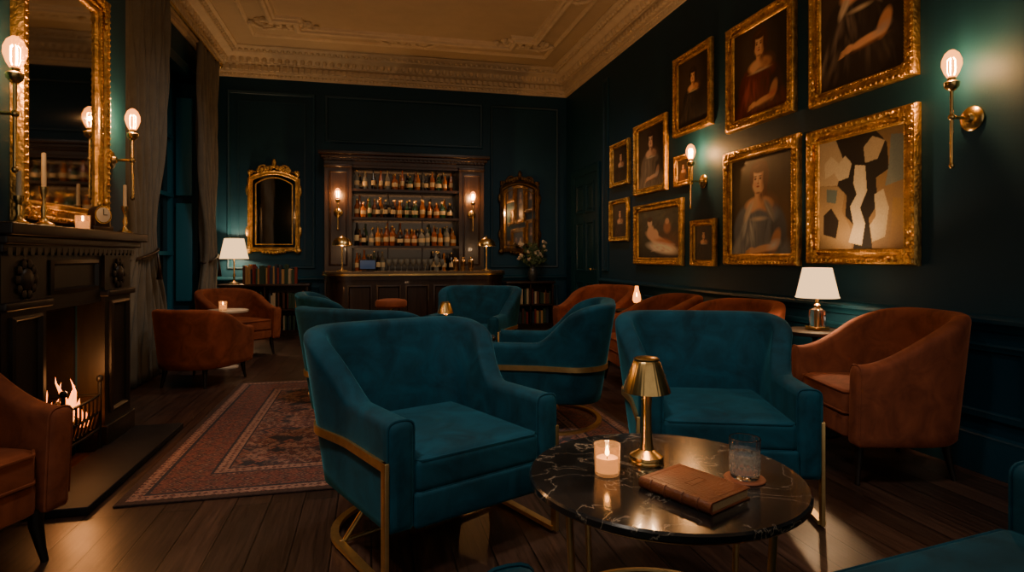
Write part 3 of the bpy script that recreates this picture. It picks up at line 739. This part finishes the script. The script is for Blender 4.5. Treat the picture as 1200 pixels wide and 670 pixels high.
for i in range(5):
    a0=cx0+.3+i*.39; b.ring(rect(a0,.16,a0+.33,.8),[(0,0),(0,.015),(.02,.022),(.035,.0)],lambda u,z,h:(u,cyf-h,z),0)
b.tube([(cx0+.1,cyf-.12,.2),(cx1-.1,cyf-.12,.2)],.018,1,8)
for i in range(4): b.tube([(cx0+.2+i*.7,cyf,.2),(cx0+.2+i*.7,cyf-.12,.2)],.01,1,6)
b.build('bar_counter',[m_wood,m_brass,mat('bar_top_bronze',hx('6b5a44'),.25,.6,var=.2)])
def domelamp(loc):
    b=MB()
    b.lathe([(0,0),(.07,0),(.07,.012),(.03,.022),(.012,.03),(.009,.05),(.009,.36),(0,.37)],mi=0)
    b.lathe([(.125,.33),(.12,.36),(.10,.40),(.065,.43),(.02,.445),(.012,.46),(0,.47)],mi=0,seg=28)
    b.lathe([(.12,.33),(.10,.39),(.06,.42),(0,.43)],mi=0,seg=28)
    b.ell((0,0,.355),.025,.025,.03,1)
    o=b.build('brass_dome_lamp',[m_brass,m_bulbg],loc,scale=1.1); plight('dome_light',(0,0,.30),4,parent=o,r=.03); return o
domelamp((-.40,8.7,.985)); domelamp((1.66,8.7,.985))
b=MB()
b.rbox((-.05,8.72,1.08),(.24,.015,.15),.006,0,M=None); b.rbox((-.05,8.708,1.08),(.21,.006,.12),.002,1); b.tube([(-.05,8.74,.99),(-.05,8.73,1.08)],.015,0); b.rbox((-.05,8.76,.992),(.16,.12,.014),.005,0)
b.build('bar_till',[m_black,m_screen])
b=MB()
for x,y in ((1.2,8.7),(1.32,8.78),(1.42,8.66)):
    b.lathe([(0,0),(.032,0),(.04,.12),(.042,.14),(.03,.17),(.02,.18),(.018,.2),(0,.205)],(x,y,.985),0)
for i in range(10):
    x=.25+i*.085; y=8.75+.05*(i%2)
    b.lathe([(0,0),(.03,0),(.004,.006),(.004,.07),(.025,.09),(.038,.14),(.034,.17),(.033,.17),(.036,.14),(.02,.09),(0,.078)],(x,y,.985),1,14)
b.build('bar_glassware_and_shakers',[mat('polished_steel_warm',hx('b08d60'),.2,1),m_bot[3]])
# ------------------------------------------------------------ bookcases
def books(b,x0,x1,y0,z,hmax,dep=.17,fill=1.0):
    x=x0
    while x<x1:
        t=random.uniform(.018,.045); h=random.uniform(.7,1)*hmax; d=dep*random.uniform(.8,1)
        if random.random()<fill: b.box((x,y0-d,z),(x+t-.002,y0,z+h),random.randrange(len(m_books)))
        x+=t
def bookcase(x0,x1,yf,h,name):
    b=MB(); yb=9.86
    b.box((x0,yf,0),(x0+.03,yb,h)); b.box((x1-.03,yf,0),(x1,yb,h)); b.box((x0,yb-.02,0),(x1,yb,h))
    b.rbox(((x0+x1)/2,(yf+yb)/2-.01,h),(x1-x0+.05,yb-yf+.03,.035),.008)
    for z in (.06,h*.5): b.box((x0,yf+.01,z),(x1,yb,z+.025))
    b.box((x0,yf+.02,0),(x1,yf+.04,.06)); m=(x0+x1)/2; b.box((m-.012,yf+.01,.06),(m+.012,yb,h))
    b.build(name,m_wood)
bookcase(-2.17,-.93,9.5,.765,'low_bookcase'); bookcase(2.16,2.95,9.5,.765,'low_bookcase')
random.seed(5); b=MB()
books(b,-1.85,-1.12,9.66,.784,.30); books(b,-2.1,-1.6,9.70,.41,.27,fill=.85); books(b,-1.5,-1.0,9.70,.41,.27,fill=.9); books(b,-2.1,-1.6,9.70,.087,.26); books(b,-1.5,-1.1,9.70,.087,.24,fill=.8)
b.build('row_of_books',m_books)
b=MB(); books(b,2.22,2.52,9.72,.41,.27,fill=.9); books(b,2.6,2.9,9.72,.41,.25,fill=.8); books(b,2.22,2.5,9.72,.087,.26); books(b,2.6,2.88,9.72,.087,.26)
b.build('row_of_books',m_books)
b=MB(); b.lathe([(0,0),(.05,0),(.075,.06),(.085,.13),(.06,.2),(.035,.24),(.045,.27),(.038,.27),(.03,.24),(0,.2)],mi=0)
for i in range(40):
    a=random.random()*6.28; r=random.uniform(.05,.27); hh=random.uniform(.36,.68)
    top=(r*math.cos(a),r*math.sin(a)*.7,hh); b.tube([(0,0,.22),(top[0]*.4,top[1]*.4,hh*.7),top],.004,1,5)
    if i%2: 
        for k in range(4): b.ell((top[0]+random.uniform(-.02,.02),top[1]+random.uniform(-.02,.02),top[2]+random.uniform(-.02,.02)),.024,.024,.022,2,6,4)
    for k in range(3):
        t=.5+.2*k; b.ell((top[0]*t+.02,top[1]*t,.22+(hh-.22)*t),.038,.012,.022,1,6,4,M=Matrix.Rotation(random.random()*3,4,'Z')@Matrix.Rotation(random.random(),4,'Y'))
b.build('flower_vase',[m_ceram,m_leaf,m_bloom],(2.62,9.62,.784))
# ------------------------------------------------------------ table lamps
def tablelamp(name,loc,stem,sw,sh,e,glass=False,hs=0):
    b=MB()
    if glass:
        b.rbox((0,0,.012),(.11,.11,.024),.006,0); b.lathe([(0,.024),(.045,.024),(.05,.035),(.05,.12),(.046,.14),(.02,.155),(.018,.17),(0,.17)],mi=2,seg=16,mod=lambda t,z:1+.03*math.cos(8*t))
        b.lathe([(0,.026),(.012,.026),(.012,.15),(0,.15)],mi=0,seg=12)
        b.lathe([(.02,.155),(.022,.17),(.012,.18),(.008,stem+.05),(0,stem+.05)],mi=0,seg=12)
    else:
        b.lathe([(0,0),(.075,0),(.075,.015),(.03,.03),(.012,.05),(.014,.1),(.022,.13),(.012,.16),(.01,stem+.05),(0,stem+.05)],mi=0,seg=20)
    b.lathe([(sw*.5,stem),(sw*.5*.68,stem+sh)],mi=1,seg=36); b.lathe([(sw*.5-.004,stem),(sw*.34-.004,stem+sh)],mi=1,seg=36)
    b.tube([(sw*.5*math.cos(t),sw*.5*math.sin(t),stem) for t in [i*math.pi/18 for i in range(36)]],.004,1,6,True)
    b.ell((0,0,stem+sh*.5),.025,.025,.035,3)
    o=b.build(name,[m_brass,m_shade,m_glass,m_bulbg],loc); plight('lamp_light',(0,0,stem+sh*.72),e,parent=o,r=.03)
    plight('lamp_light_low',(0,0,stem+sh*.22),e*.8,parent=o,r=.03); return o
tablelamp('table_lamp',(-2.0,9.66,.784),.38,.40,.30,22)
tablelamp('glass_table_lamp',(2.97,3.5,.695),.225,.27,.20,18,True)
# ------------------------------------------------------------ side tables
def sidetable(name,loc,r,h,mats,foot=.16):
    b=MB(); b.lathe([(0,h-.025),(r-.005,h-.025),(r,h-.02),(r,h-.004),(r-.004,h),(0,h)],mi=0,seg=40)
    b.lathe([(0,0),(foot,0),(foot,.012),(foot*.6,.022),(.022,.035),(.018,.06),(.016,h-.06),(.05,h-.026),(0,h-.026)],mi=1,seg=28)
    return b.build(name,mats,loc)
sidetable('round_side_table',(2.95,3.5,0),.21,.695,[m_woodb,m_black])
sidetable('round_side_table',(2.78,5.98,0),.22,.62,[m_woodb,m_black])
sidetable('round_side_table',(-1.52,6.98,0),.22,.62,[m_pale,m_pale],.12)
sidetable('round_cocktail_table',(.72,5.15,0.012),.34,.49,[m_marble,m_brass],.2)
# ------------------------------------------------------------ chairs
def shell(b,w,d,t,r,z0,ha,hb,lean,y1,y2,mi=0,rt=.035,armlean=.0,pw=.75,ease=1.0,tb=0):
    a=w/2-t/2; bk=d/2-t/2; fr=-d/2+.03; path=[]
    def seg(p,q,n): return [(p[0]+(q[0]-p[0])*i/n,p[1]+(q[1]-p[1])*i/n) for i in range(n)]
    pts=seg((-a,fr),(-a,bk-r),max(2,int((bk-r-fr)/.03))); nrm=[(-1,0)]*len(pts)
    na=12
    for i in range(na+1):
        an=rad(180-90*i/na); pts.append((-a+r+r*math.cos(an),bk-r+r*math.sin(an))); nrm.append((math.cos(an),math.sin(an)))
    n=max(2,int((2*a-2*r)/.04)); 
    mid=seg((-a+r,bk),(a-r,bk),n)[1:]; pts+=mid; nrm+=[(0,1)]*len(mid)
    for i in range(na+1):
        an=rad(90-90*i/na); pts.append((a-r+r*math.cos(an),bk-r+r*math.sin(an))); nrm.append((math.cos(an),math.sin(an)))
    m=max(2,int((bk-r-fr)/.03)); tail=seg((a,bk-r),(a,fr),m)[1:]+[(a,fr)]; pts+=tail; nrm+=[(1,0)]*len(tail)
    def f(y):
        u=max(0,min(1,(y-y1)/(y2-y1))); u=u**ease; return u*u*(3-2*u)
    info=[(p,nn,f(p[1])) for p,nn in zip(pts,nrm)]
    def sec(ff):
        Ht=ha+(hb-ha)*ff; L=[]
        for i in range(9): L.append((t/2,z0+.01+(Ht-rt-z0-.01)*i/9))
        for i in range(9):
            an=math.pi*i/8; co,si=math.cos(an),math.sin(an)
            L.append((t/2*math.copysign(abs(co)**pw,co),Ht-rt+rt*abs(si)**pw))
        for i in range(1,10):
            zz=Ht-rt-(Ht-rt-z0-.01)*i/9
            L.append((-t/2-tb*ff*math.sin(math.pi*min(1,i/9))**1.0,zz))
        L.append((-t/2+.01,z0)); L.append((t/2-.01,z0))
        return L,Ht
    def off(ff,z): return (lean*ff+armlean*(1-ff))*((z-z0)/(hb-z0))
    V=[];F=[];rings=[]
    def addring(p,nn,ff,ins,fwd):
        L,Ht=sec(ff); zc=(z0+Ht)/2; row=[]
        for o,z in L:
            z2=zc+(z-zc)*(1-ins/((Ht-z0)/2)); o2=o*(1-ins/(t/2))
            k=o2+off(ff,z2); V.append((p[0]+nn[0]*k,p[1]+nn[1]*k-fwd,z2)); row.append(len(V)-1)
        rings.append(row)
    e=.028
    for k in (3,2,1):
        an=math.pi/2*k/3; addring(info[0][0],info[0][1],info[0][2],e*(1-math.cos(an)),e*math.sin(an))
    for p,nn,ff in info: addring(p,nn,ff,0,0)
    for k in (1,2,3):
        an=math.pi/2*k/3; addring(info[-1][0],info[-1][1],info[-1][2],e*(1-math.cos(an)),e*math.sin(an))
    m=len(rings[0])
    for i in range(len(rings)-1):
        for j in range(m):
            l=(j+1)%m; F.append((rings[i][j],rings[i][l],rings[i+1][l],rings[i+1][j]))
    F.append(tuple(rings[0])); F.append(tuple(reversed(rings[-1])))
    b.add(V,F,mi)
    for idx in (3,len(rings)-4):
        row=rings[idx]; b.tube([tuple(Vector(V[q])+Vector((0,-.012,0))) for q in row[1:-2]],.0045,mi,5)
    return info,off,(a,bk,fr)
def strip(b,pts,nrms,z,hh,th,mi):
    V=[];F=[]
    for p,n in zip(pts,nrms):
        for o,dz in ((0,-hh),(th,-hh),(th,hh),(0,hh)): V.append((p[0]+n[0]*o,p[1]+n[1]*o,z+dz))
    N=len(pts)
    for i in range(N-1):
        for j in range(4): l=(j+1)%4; F.append((i*4+j,i*4+l,i*4+4+l,i*4+4+j))
    F.append((0,1,2,3)); F.append(tuple((N-1)*4+j for j in range(4)))
    b.add(V,F,mi)
def teal_chair_mesh(w=.79,d=.80,seats=1,hb=.87,ha=.60):
    b=MB(); t=.105; z0=.20
    info,off,(a,bk,fr)=shell(b,w,d,t,.15,z0,ha,hb,.11,-.04,d/2-.07,0,tb=.03,ease=.9)
    iw=w-2*t+.01; yb=d/2-t; y0=-d/2+.015
    b.rbox((0,(y0+yb)/2,.265),(iw,yb-y0+.04,.13),.015,0,2)
    cw=iw/seats
    for i in range(seats):
        cx=-iw/2+cw*(i+.5)
        b.rbox((cx,(y0+yb)/2-.005,.385),(cw-.006,yb-y0+.02,.135),.032,0,4,6,.022)
        for zz in (.327,.443):
            x_=cw/2-.012; ya,yb2=y0-.008,yb-.02
            b.tube([(cx-x_,yb2,zz),(cx-x_,ya+.02,zz),(cx-x_+.02,ya,zz),(cx+x_-.02,ya,zz),(cx+x_,ya+.02,zz),(cx+x_,yb2,zz)],.006,0,6)
    zb=.44; pts=[];nr=[]
    for p,nn,ff in info:
        k=t/2+off(ff,zb)-.002; pts.append((p[0]+nn[0]*k,p[1]+nn[1]*k)); nr.append(nn)
    pts=[(pts[0][0],fr-.015)]+pts+[(pts[-1][0],fr-.015)]; nr=[nr[0]]+nr+[nr[-1]]
    strip(b,pts,nr,zb,.017,.014,1)
    X=w/2
    for s in (-1,1):
        b.rbox((s*(X+.004),fr-.002,(zb+.017)/2),(.016,.036,zb+.017),.002,1)
    hoop=[(-X-.004,fr)]; 
    for i in range(25):
        an=rad(180-180*i/24); hoop.append((math.cos(an)*(X+.004),.06+math.sin(an)*(d/2-.07)))
    hoop.append((X+.004,fr)); hp=[];hn=[]
    for i in range(len(hoop)):
        q0=Vector(hoop[max(0,i-1)]);q1=Vector(hoop[min(len(hoop)-1,i+1)]); dd=(q1-q0).normalized(); hn.append((-dd.y,dd.x)); hp.append((hoop[i][0]+dd.y*.017,hoop[i][1]-dd.x*.017))
    strip(b,hp,hn,.009,.009,.034,1)
    b.tube([(0,.0,.2),(0,.0,.02)],.02,1,10); b.tube([(-X,.06,.012),(0,.06,.03),(X,.06,.012)],.01,1,8)
    for s in (-1,1): b.tube([(s*(w/2-.12),-.0,.2),(s*(w/2-.02),.06,.014)],.011,1,8)
    return b
b=teal_chair_mesh(); T=b.build('teal_velvet_armchair',[m_velT,m_brassC],(.26,2.66,0.012),24,sharp=50).data
for x,y,r in ((1.69,2.74,-20),(.10,4.12,140),(-.12,5.40,100),(1.04,6.25,-28),(1.24,4.2,-112)):
    inst('teal_velvet_armchair',T,(x,y,0.012 if y<6 else 0),r)
b=teal_chair_mesh(1.64,.82,seats=2,hb=.80,ha=.625); b.build('teal_velvet_sofa',[m_velT,m_brassC],(1.06,.80,0),180+8,sharp=50)
def rust_mesh():
    b=MB(); w,d,t=.78,.80,.10
    info,off,(a,bk,fr)=shell(b,w,d,t,.33,.20,.60,.84,.07,-.35,.33,0,rt=.04,armlean=.03)
    def D(e,z0,z1,puff=0):
        O=[]; X=w/2-t-e; y0=-d/2+.01
        O+=[(-X,y0+.05),(-X+.05,y0),(X-.05,y0),(X,y0+.05)]
        for i in range(13):
            an=rad(180*i/12); O.append((X*math.cos(an),.06+(d/2-t-.06-e)*math.sin(an)))
        n=len(O); lev=[(1-.05,z0),(1,z0+.015),(1,z1-.03),(.985,z1-.01),(.93,z1),(.6,z1+puff*.7),(.0,z1+puff)]
        V=[];F=[]
        for s,z in lev:
            for x,y in O: V.append((x*s,(y)*s,z))
        for j in range(len(lev)-1):
            for i in range(n): k=(i+1)%n; F.append((j*n+i,j*n+k,(j+1)*n+k,(j+1)*n+i))
        F.append(tuple(range(n))); b.add(V,F,0)
    D(0,.21,.33); D(.003,.33,.455,.02)
    X=w/2-t; y0=-d/2+.008
    for zz in (.34,.445): b.tube([(-X+.003,y0+.06,zz),(-X+.05,y0,zz),(X-.05,y0,zz),(X-.003,y0+.06,zz)],.006,0,6)
    for sx in (-1,1):
        for yy,sp in ((-d/2+.07,-.02),(d/2-.14,.03)):
            x=sx*(w/2-.09 if yy<0 else w/2-.16)
            b.tube([(x,yy,.215),(x,yy,.15),(x+sx*.01,yy+sp*.6,.06),(x+sx*.02,yy+sp,0)],[.028,.025,.017,.013],1,10)
    return b
O_=rust_mesh().build('rust_velvet_armchair',[m_velO,m_woodb],(2.85,2.86,0),-104,sharp=50,scale=(.95,.86,1.06)).data
for x,y,r,s in ((-1.70,2.56,66,1),(-1.58,6.2,160,.86),(-1.62,7.85,45,.95),(2.70,6.85,-55,1),(2.55,5.15,-95,1),(2.76,4.30,-75,1)):
    inst('rust_velvet_armchair',O_,(x,y,0),r,scale=s)
b=MB(); b.lathe([(0,0),(.18,0),(.18,.015),(.03,.03),(.02,.05),(.02,.60),(.10,.62),(0,.62)],mi=1,seg=28)
b.lathe([(0,.62),(.16,.62),(.175,.635),(.178,.68),(.165,.70),(.1,.712),(0,.715)],mi=0,seg=28)
b.tube([(.13*math.cos(i*math.pi/12),.13*math.sin(i*math.pi/12),.22) for i in range(24)],.008,1,6,True)
for i in range(3): b.tube([(0.01,0,.22),(.13*math.cos(i*2.09),.13*math.sin(i*2.09),.22)],.006,1,6)
b.build('bar_stool',[m_velO,m_brass],(.22,6.95,0))
b=MB(); b.rbox((0,0,.006),(RW,RL,.010),.004)
b.build('persian_rug',m_rug,(-1.2+RW/2,3.2+RL/2,.0))
# ------------------------------------------------------------ main table + things
TX,TY,TZ=.908,1.745,.51
b=MB(); r=.428
b.lathe([(0,TZ-.028),(r-.006,TZ-.028),(r,TZ-.022),(r,TZ-.006),(r-.006,TZ),(0,TZ)],mi=0,seg=72)
b.tube([(.39*math.cos(i*math.pi/32),.39*math.sin(i*math.pi/32),TZ-.036) for i in range(64)],.009,1,8,True)
for k in range(4):
    a=rad(20+90*k); p=(.385*math.cos(a),.385*math.sin(a))
    b.tube([(p[0],p[1],TZ-.03),(p[0]*.93,p[1]*.93,.015)],.011,1,10)
b.tube([(.357*math.cos(i*math.pi/32),.357*math.sin(i*math.pi/32),.012) for i in range(64)],.010,1,8,True)
b.build('round_marble_cocktail_table',[m_marble,m_brassC],(TX,TY,0))
def cordless(loc,s=1,e=1.5):
    b=MB()
    b.lathe([(0,0),(.054,0),(.056,.006),(.054,.012),(.052,.014),(.055,.018),(.053,.026),(.040,.034),(.024,.045),(.019,.07),(.0165,.12),(.016,.18),(.018,.215),(.022,.225),(0,.23)],mi=0,seg=36)
    pl=lambda t,z:1+.005*math.cos(36*t)
    b.lathe([(.077,.232),(.073,.245),(.045,.325),(.040,.332)],mi=0,seg=144,mod=pl)
    b.lathe([(.073,.232),(.043,.325)],mi=0,seg=48)
    b.lathe([(.040,.33),(.041,.338),(.034,.342),(0,.343)],mi=0,seg=36)
    b.lathe([(0,.24),(.03,.24),(.03,.25),(0,.25)],mi=1,seg=24)
    b.ell((0,0,.235),.014,.014,.012,1)
    o=b.build('brass_cordless_table_lamp',[m_brass,m_bulbg],loc,scale=s); plight('lamp_light',(0,0,.222),e,parent=o,r=.03)
    return o
cordless((.895,1.84,TZ),1.03,2.4); cordless((.62,5.12,.502),.9,2.4)
def votive(loc,s=1,e=.6):
    b=MB()
    b.lathe([(0,0),(.036,0),(.039,.004),(.042,.095),(.039,.095),(.035,.010),(0,.010)],mi=0,seg=28)
    b.lathe([(0,.011),(.033,.011),(.034,.055),(.03,.052),(0,.050)],mi=1,seg=20)
    b.tube([(0,0,.05),(0,0,.062)],.0012,3,5)
    b.lathe([(0,.058),(.006,.064),(.007,.07),(.004,.082),(0,.092)],mi=2,seg=10)
    o=b.build('votive_candle',[m_vglass,m_wax,m_flame,m_black],loc,scale=s); plight('candle_light',(0,0,.085),e,(1,.46,.16),.006,parent=o); return o
votive((.728,1.775,TZ),1,.22); votive((.82,5.05,.502),1,.4); votive((-1.55,6.95,.62),1,.4); votive((-1.62,3.92,1.35),.9,.2)
b=MB(); b.lathe([(0,0),(.060,0),(.062,.003),(.060,.006),(0,.006)],seg=40); b.build('leather_coaster',m_coaster,(1.125,1.635,TZ))
b=MB()
def cut(t,z):
    if .012<z<.072: return 1+.06*abs(math.sin(8*t+z*120))*abs(math.sin(8*t-z*120))
    return 1
pro=[(0,0),(.036,0),(.039,.003)]+[(.040+.00006*i,.008+.004*i) for i in range(17)]+[(.0425,.08),(.0435,.112),(.042,.114),(.0405,.112),(.039,.03),(.036,.016),(0,.014)]
mil=[1 if (.010<pro[j][1]<.073 and j<20) else 0 for j in range(len(pro)-1)]
b.lathe(pro,seg=128,mod=lambda t,z:cut(t,z),mi=mil)
b.build('cut_glass_tumbler',[m_glass,m_cut],(1.125,1.635,TZ+.0062),sharp=12,scale=1.08)
b=MB(); W,L,Tk=.185,.245,.034
b.rbox((0,0,.003),(W,L,.005),.0015,0); b.rbox((0,0,Tk-.003),(W,L,.005),.0015,0)
b.box((-W/2+.006,-L/2+.006,.005),(W/2-.006,L/2-.006,Tk-.005),1)
V=[];F=[]
n=10
for j,y in enumerate((-L/2,L/2)):
    for i in range(n+1):
        an=rad(90+180*i/n); V.append((-W/2+.004+.012*math.cos(an),y,Tk/2+(Tk/2-.0005)*math.sin(an)))
for i in range(n): F.append((i,i+1,n+2+i,n+1+i))
F.append(tuple(range(n+1))); F.append(tuple(range(n+1,2*n+2))); b.add(V,F,0)
for y in (-.08,-.03,.03,.08):
    b.tube([(-W/2+.004+.013*math.cos(rad(90+18*i)),y,Tk/2+(Tk/2+.0004)*math.sin(rad(90+18*i))) for i in range(11)],.0022,0,6)
b.ring([(-W/2+.02,-L/2+.015),(W/2-.012,-L/2+.015),(W/2-.012,L/2-.015),(-W/2+.02,L/2-.015)],[(0,0),(0,.0006),(.002,.0006),(.002,0)],lambda x,y,h:(x,y,Tk-.0005+h),0)
b.ring([(-.03,-.015),(.04,-.015),(.04,.012),(-.03,.012)],[(0,0),(0,.0006),(.0015,.0006),(.0015,0)],lambda x,y,h:(x,y,Tk-.0005+h),0)
b.build('leather_bound_book',[m_leather,m_paper],(.915,1.572,TZ),24)
b=MB(); b.lathe([(0,0),(.05,0),(.05,.01),(.015,.02),(.012,.06),(.03,.075),(.028,.08),(0,.08)],mi=0)
b.lathe([(.03,.08),(.045,.11),(.04,.16),(.022,.22),(.018,.26)],mi=1,seg=20); b.lathe([(0,.08),(.02,.08),(.02,.14),(0,.14)],mi=2,seg=12); b.lathe([(0,.14),(.008,.155),(.005,.175),(0,.19)],mi=3,seg=8)
o=b.build('candle_lantern',[m_brass,m_bulbsh,m_wax,m_flame],(2.78,5.95,.62)); plight('candle_light',(0,0,.21),1.5,parent=o,r=.008)
def candlestick(loc,h,ch):
    b=MB(); b.lathe([(0,0),(.045,0),(.045,.01),(.02,.025),(.01,.05),(.016,.08),(.008,.11),(.009,h-.05),(.02,h-.02),(.022,h),(0,h)],mi=0,seg=20)
    b.lathe([(0,h),(.011,h),(.010,h+ch),(0,h+ch+.004)],mi=1,seg=12); b.build('brass_candlestick',[m_brass,m_wax2],loc)
zM=1.352
candlestick((-1.62,3.5,zM),.2,.17); candlestick((-1.60,4.47,zM),.18,.14); candlestick((-1.66,3.36,zM),.14,.12)
b=MB(); b.rbox((0,0,.015),(.13,.07,.03),.005,0); b.rbox((0,0,.075),(.10,.055,.10),.01,0); Mx=Matrix.Rotation(rad(90),4,'X')
b.lathe([(.055,-.03),(.055,.03)],(0,0,.10),0,28,M=Mx); b.lathe([(0,.031),(.045,.031),(.05,.029),(.055,.03)],(0,0,.10),[2,1,1],28,M=Mx)
b.lathe([(0,-.03),(.055,-.03)],(0,0,.10),0,28,M=Mx); b.box((-.002,-.034,.10),(.002,-.032,.135),0); b.box((0,-.034,.098),(.025,-.032,.102),0); b.ell((0,0,.165),.012,.012,.014,1)
b.build('mantel_clock',[m_wood,m_brass,m_face],(-1.62,4.14,zM),60)
# ------------------------------------------------------------ added fill spots with made-up ceiling fixtures, all out of view
def fill_spot(loc,target,e,ang=75,col=(1,.84,.68),r=.22):
    b=MB(); b.lathe([(.10,0),(.12,0),(.12,-.012),(.10,-.012),(.085,.0)],seg=28); b.lathe([(0,-.002),(.085,-.002)],mi=1,seg=28)
    b.build('added_fill_fixture',[m_brass,m_shade],(loc[0],loc[1],H-.001))
    l=bpy.data.lights.new('added_fill_spot','SPOT'); l.energy=e*LG; l.color=col; l.spot_size=rad(ang); l.spot_blend=1; l.shadow_soft_size=r
    o=bpy.data.objects.new('added_fill_spot',l); sc.collection.objects.link(o); o.location=(loc[0],loc[1],H-.12)
    o.rotation_euler=(Vector(target)-Vector(o.location)).to_track_quat('-Z','Y').to_euler()
fill_spot((-.9,1.2,0),(.6,2.7,.4),210,66)
fill_spot((1.5,.9,0),(1.6,2.7,.4),110,60)
fill_spot((.4,4.0,0),(.1,4.8,0),100,100)
fill_spot((-.4,6.2,0),(-.9,7.6,.6),85,110)
fill_spot((1.9,6.2,0),(1.6,8.2,.6),85,110)
w=bpy.data.worlds.new('World'); sc.world=w; w.use_nodes=True
w.node_tree.nodes['Background'].inputs[0].default_value=(.35,.29,.23,1); w.node_tree.nodes['Background'].inputs[1].default_value=1.0
cam=bpy.data.cameras.new('camera'); co=bpy.data.objects.new('camera',cam); sc.collection.objects.link(co); sc.camera=co
co.location=(0,0,1.2); co.rotation_euler=(rad(90),0,rad(-13.25)); cam.lens=21; cam.sensor_width=36; cam.shift_y=-35/1200; cam.clip_start=.05
sc.view_settings.view_transform='AgX'
try: sc.view_settings.look='AgX - Base Contrast'
except Exception: pass
sc.view_settings.exposure=.55
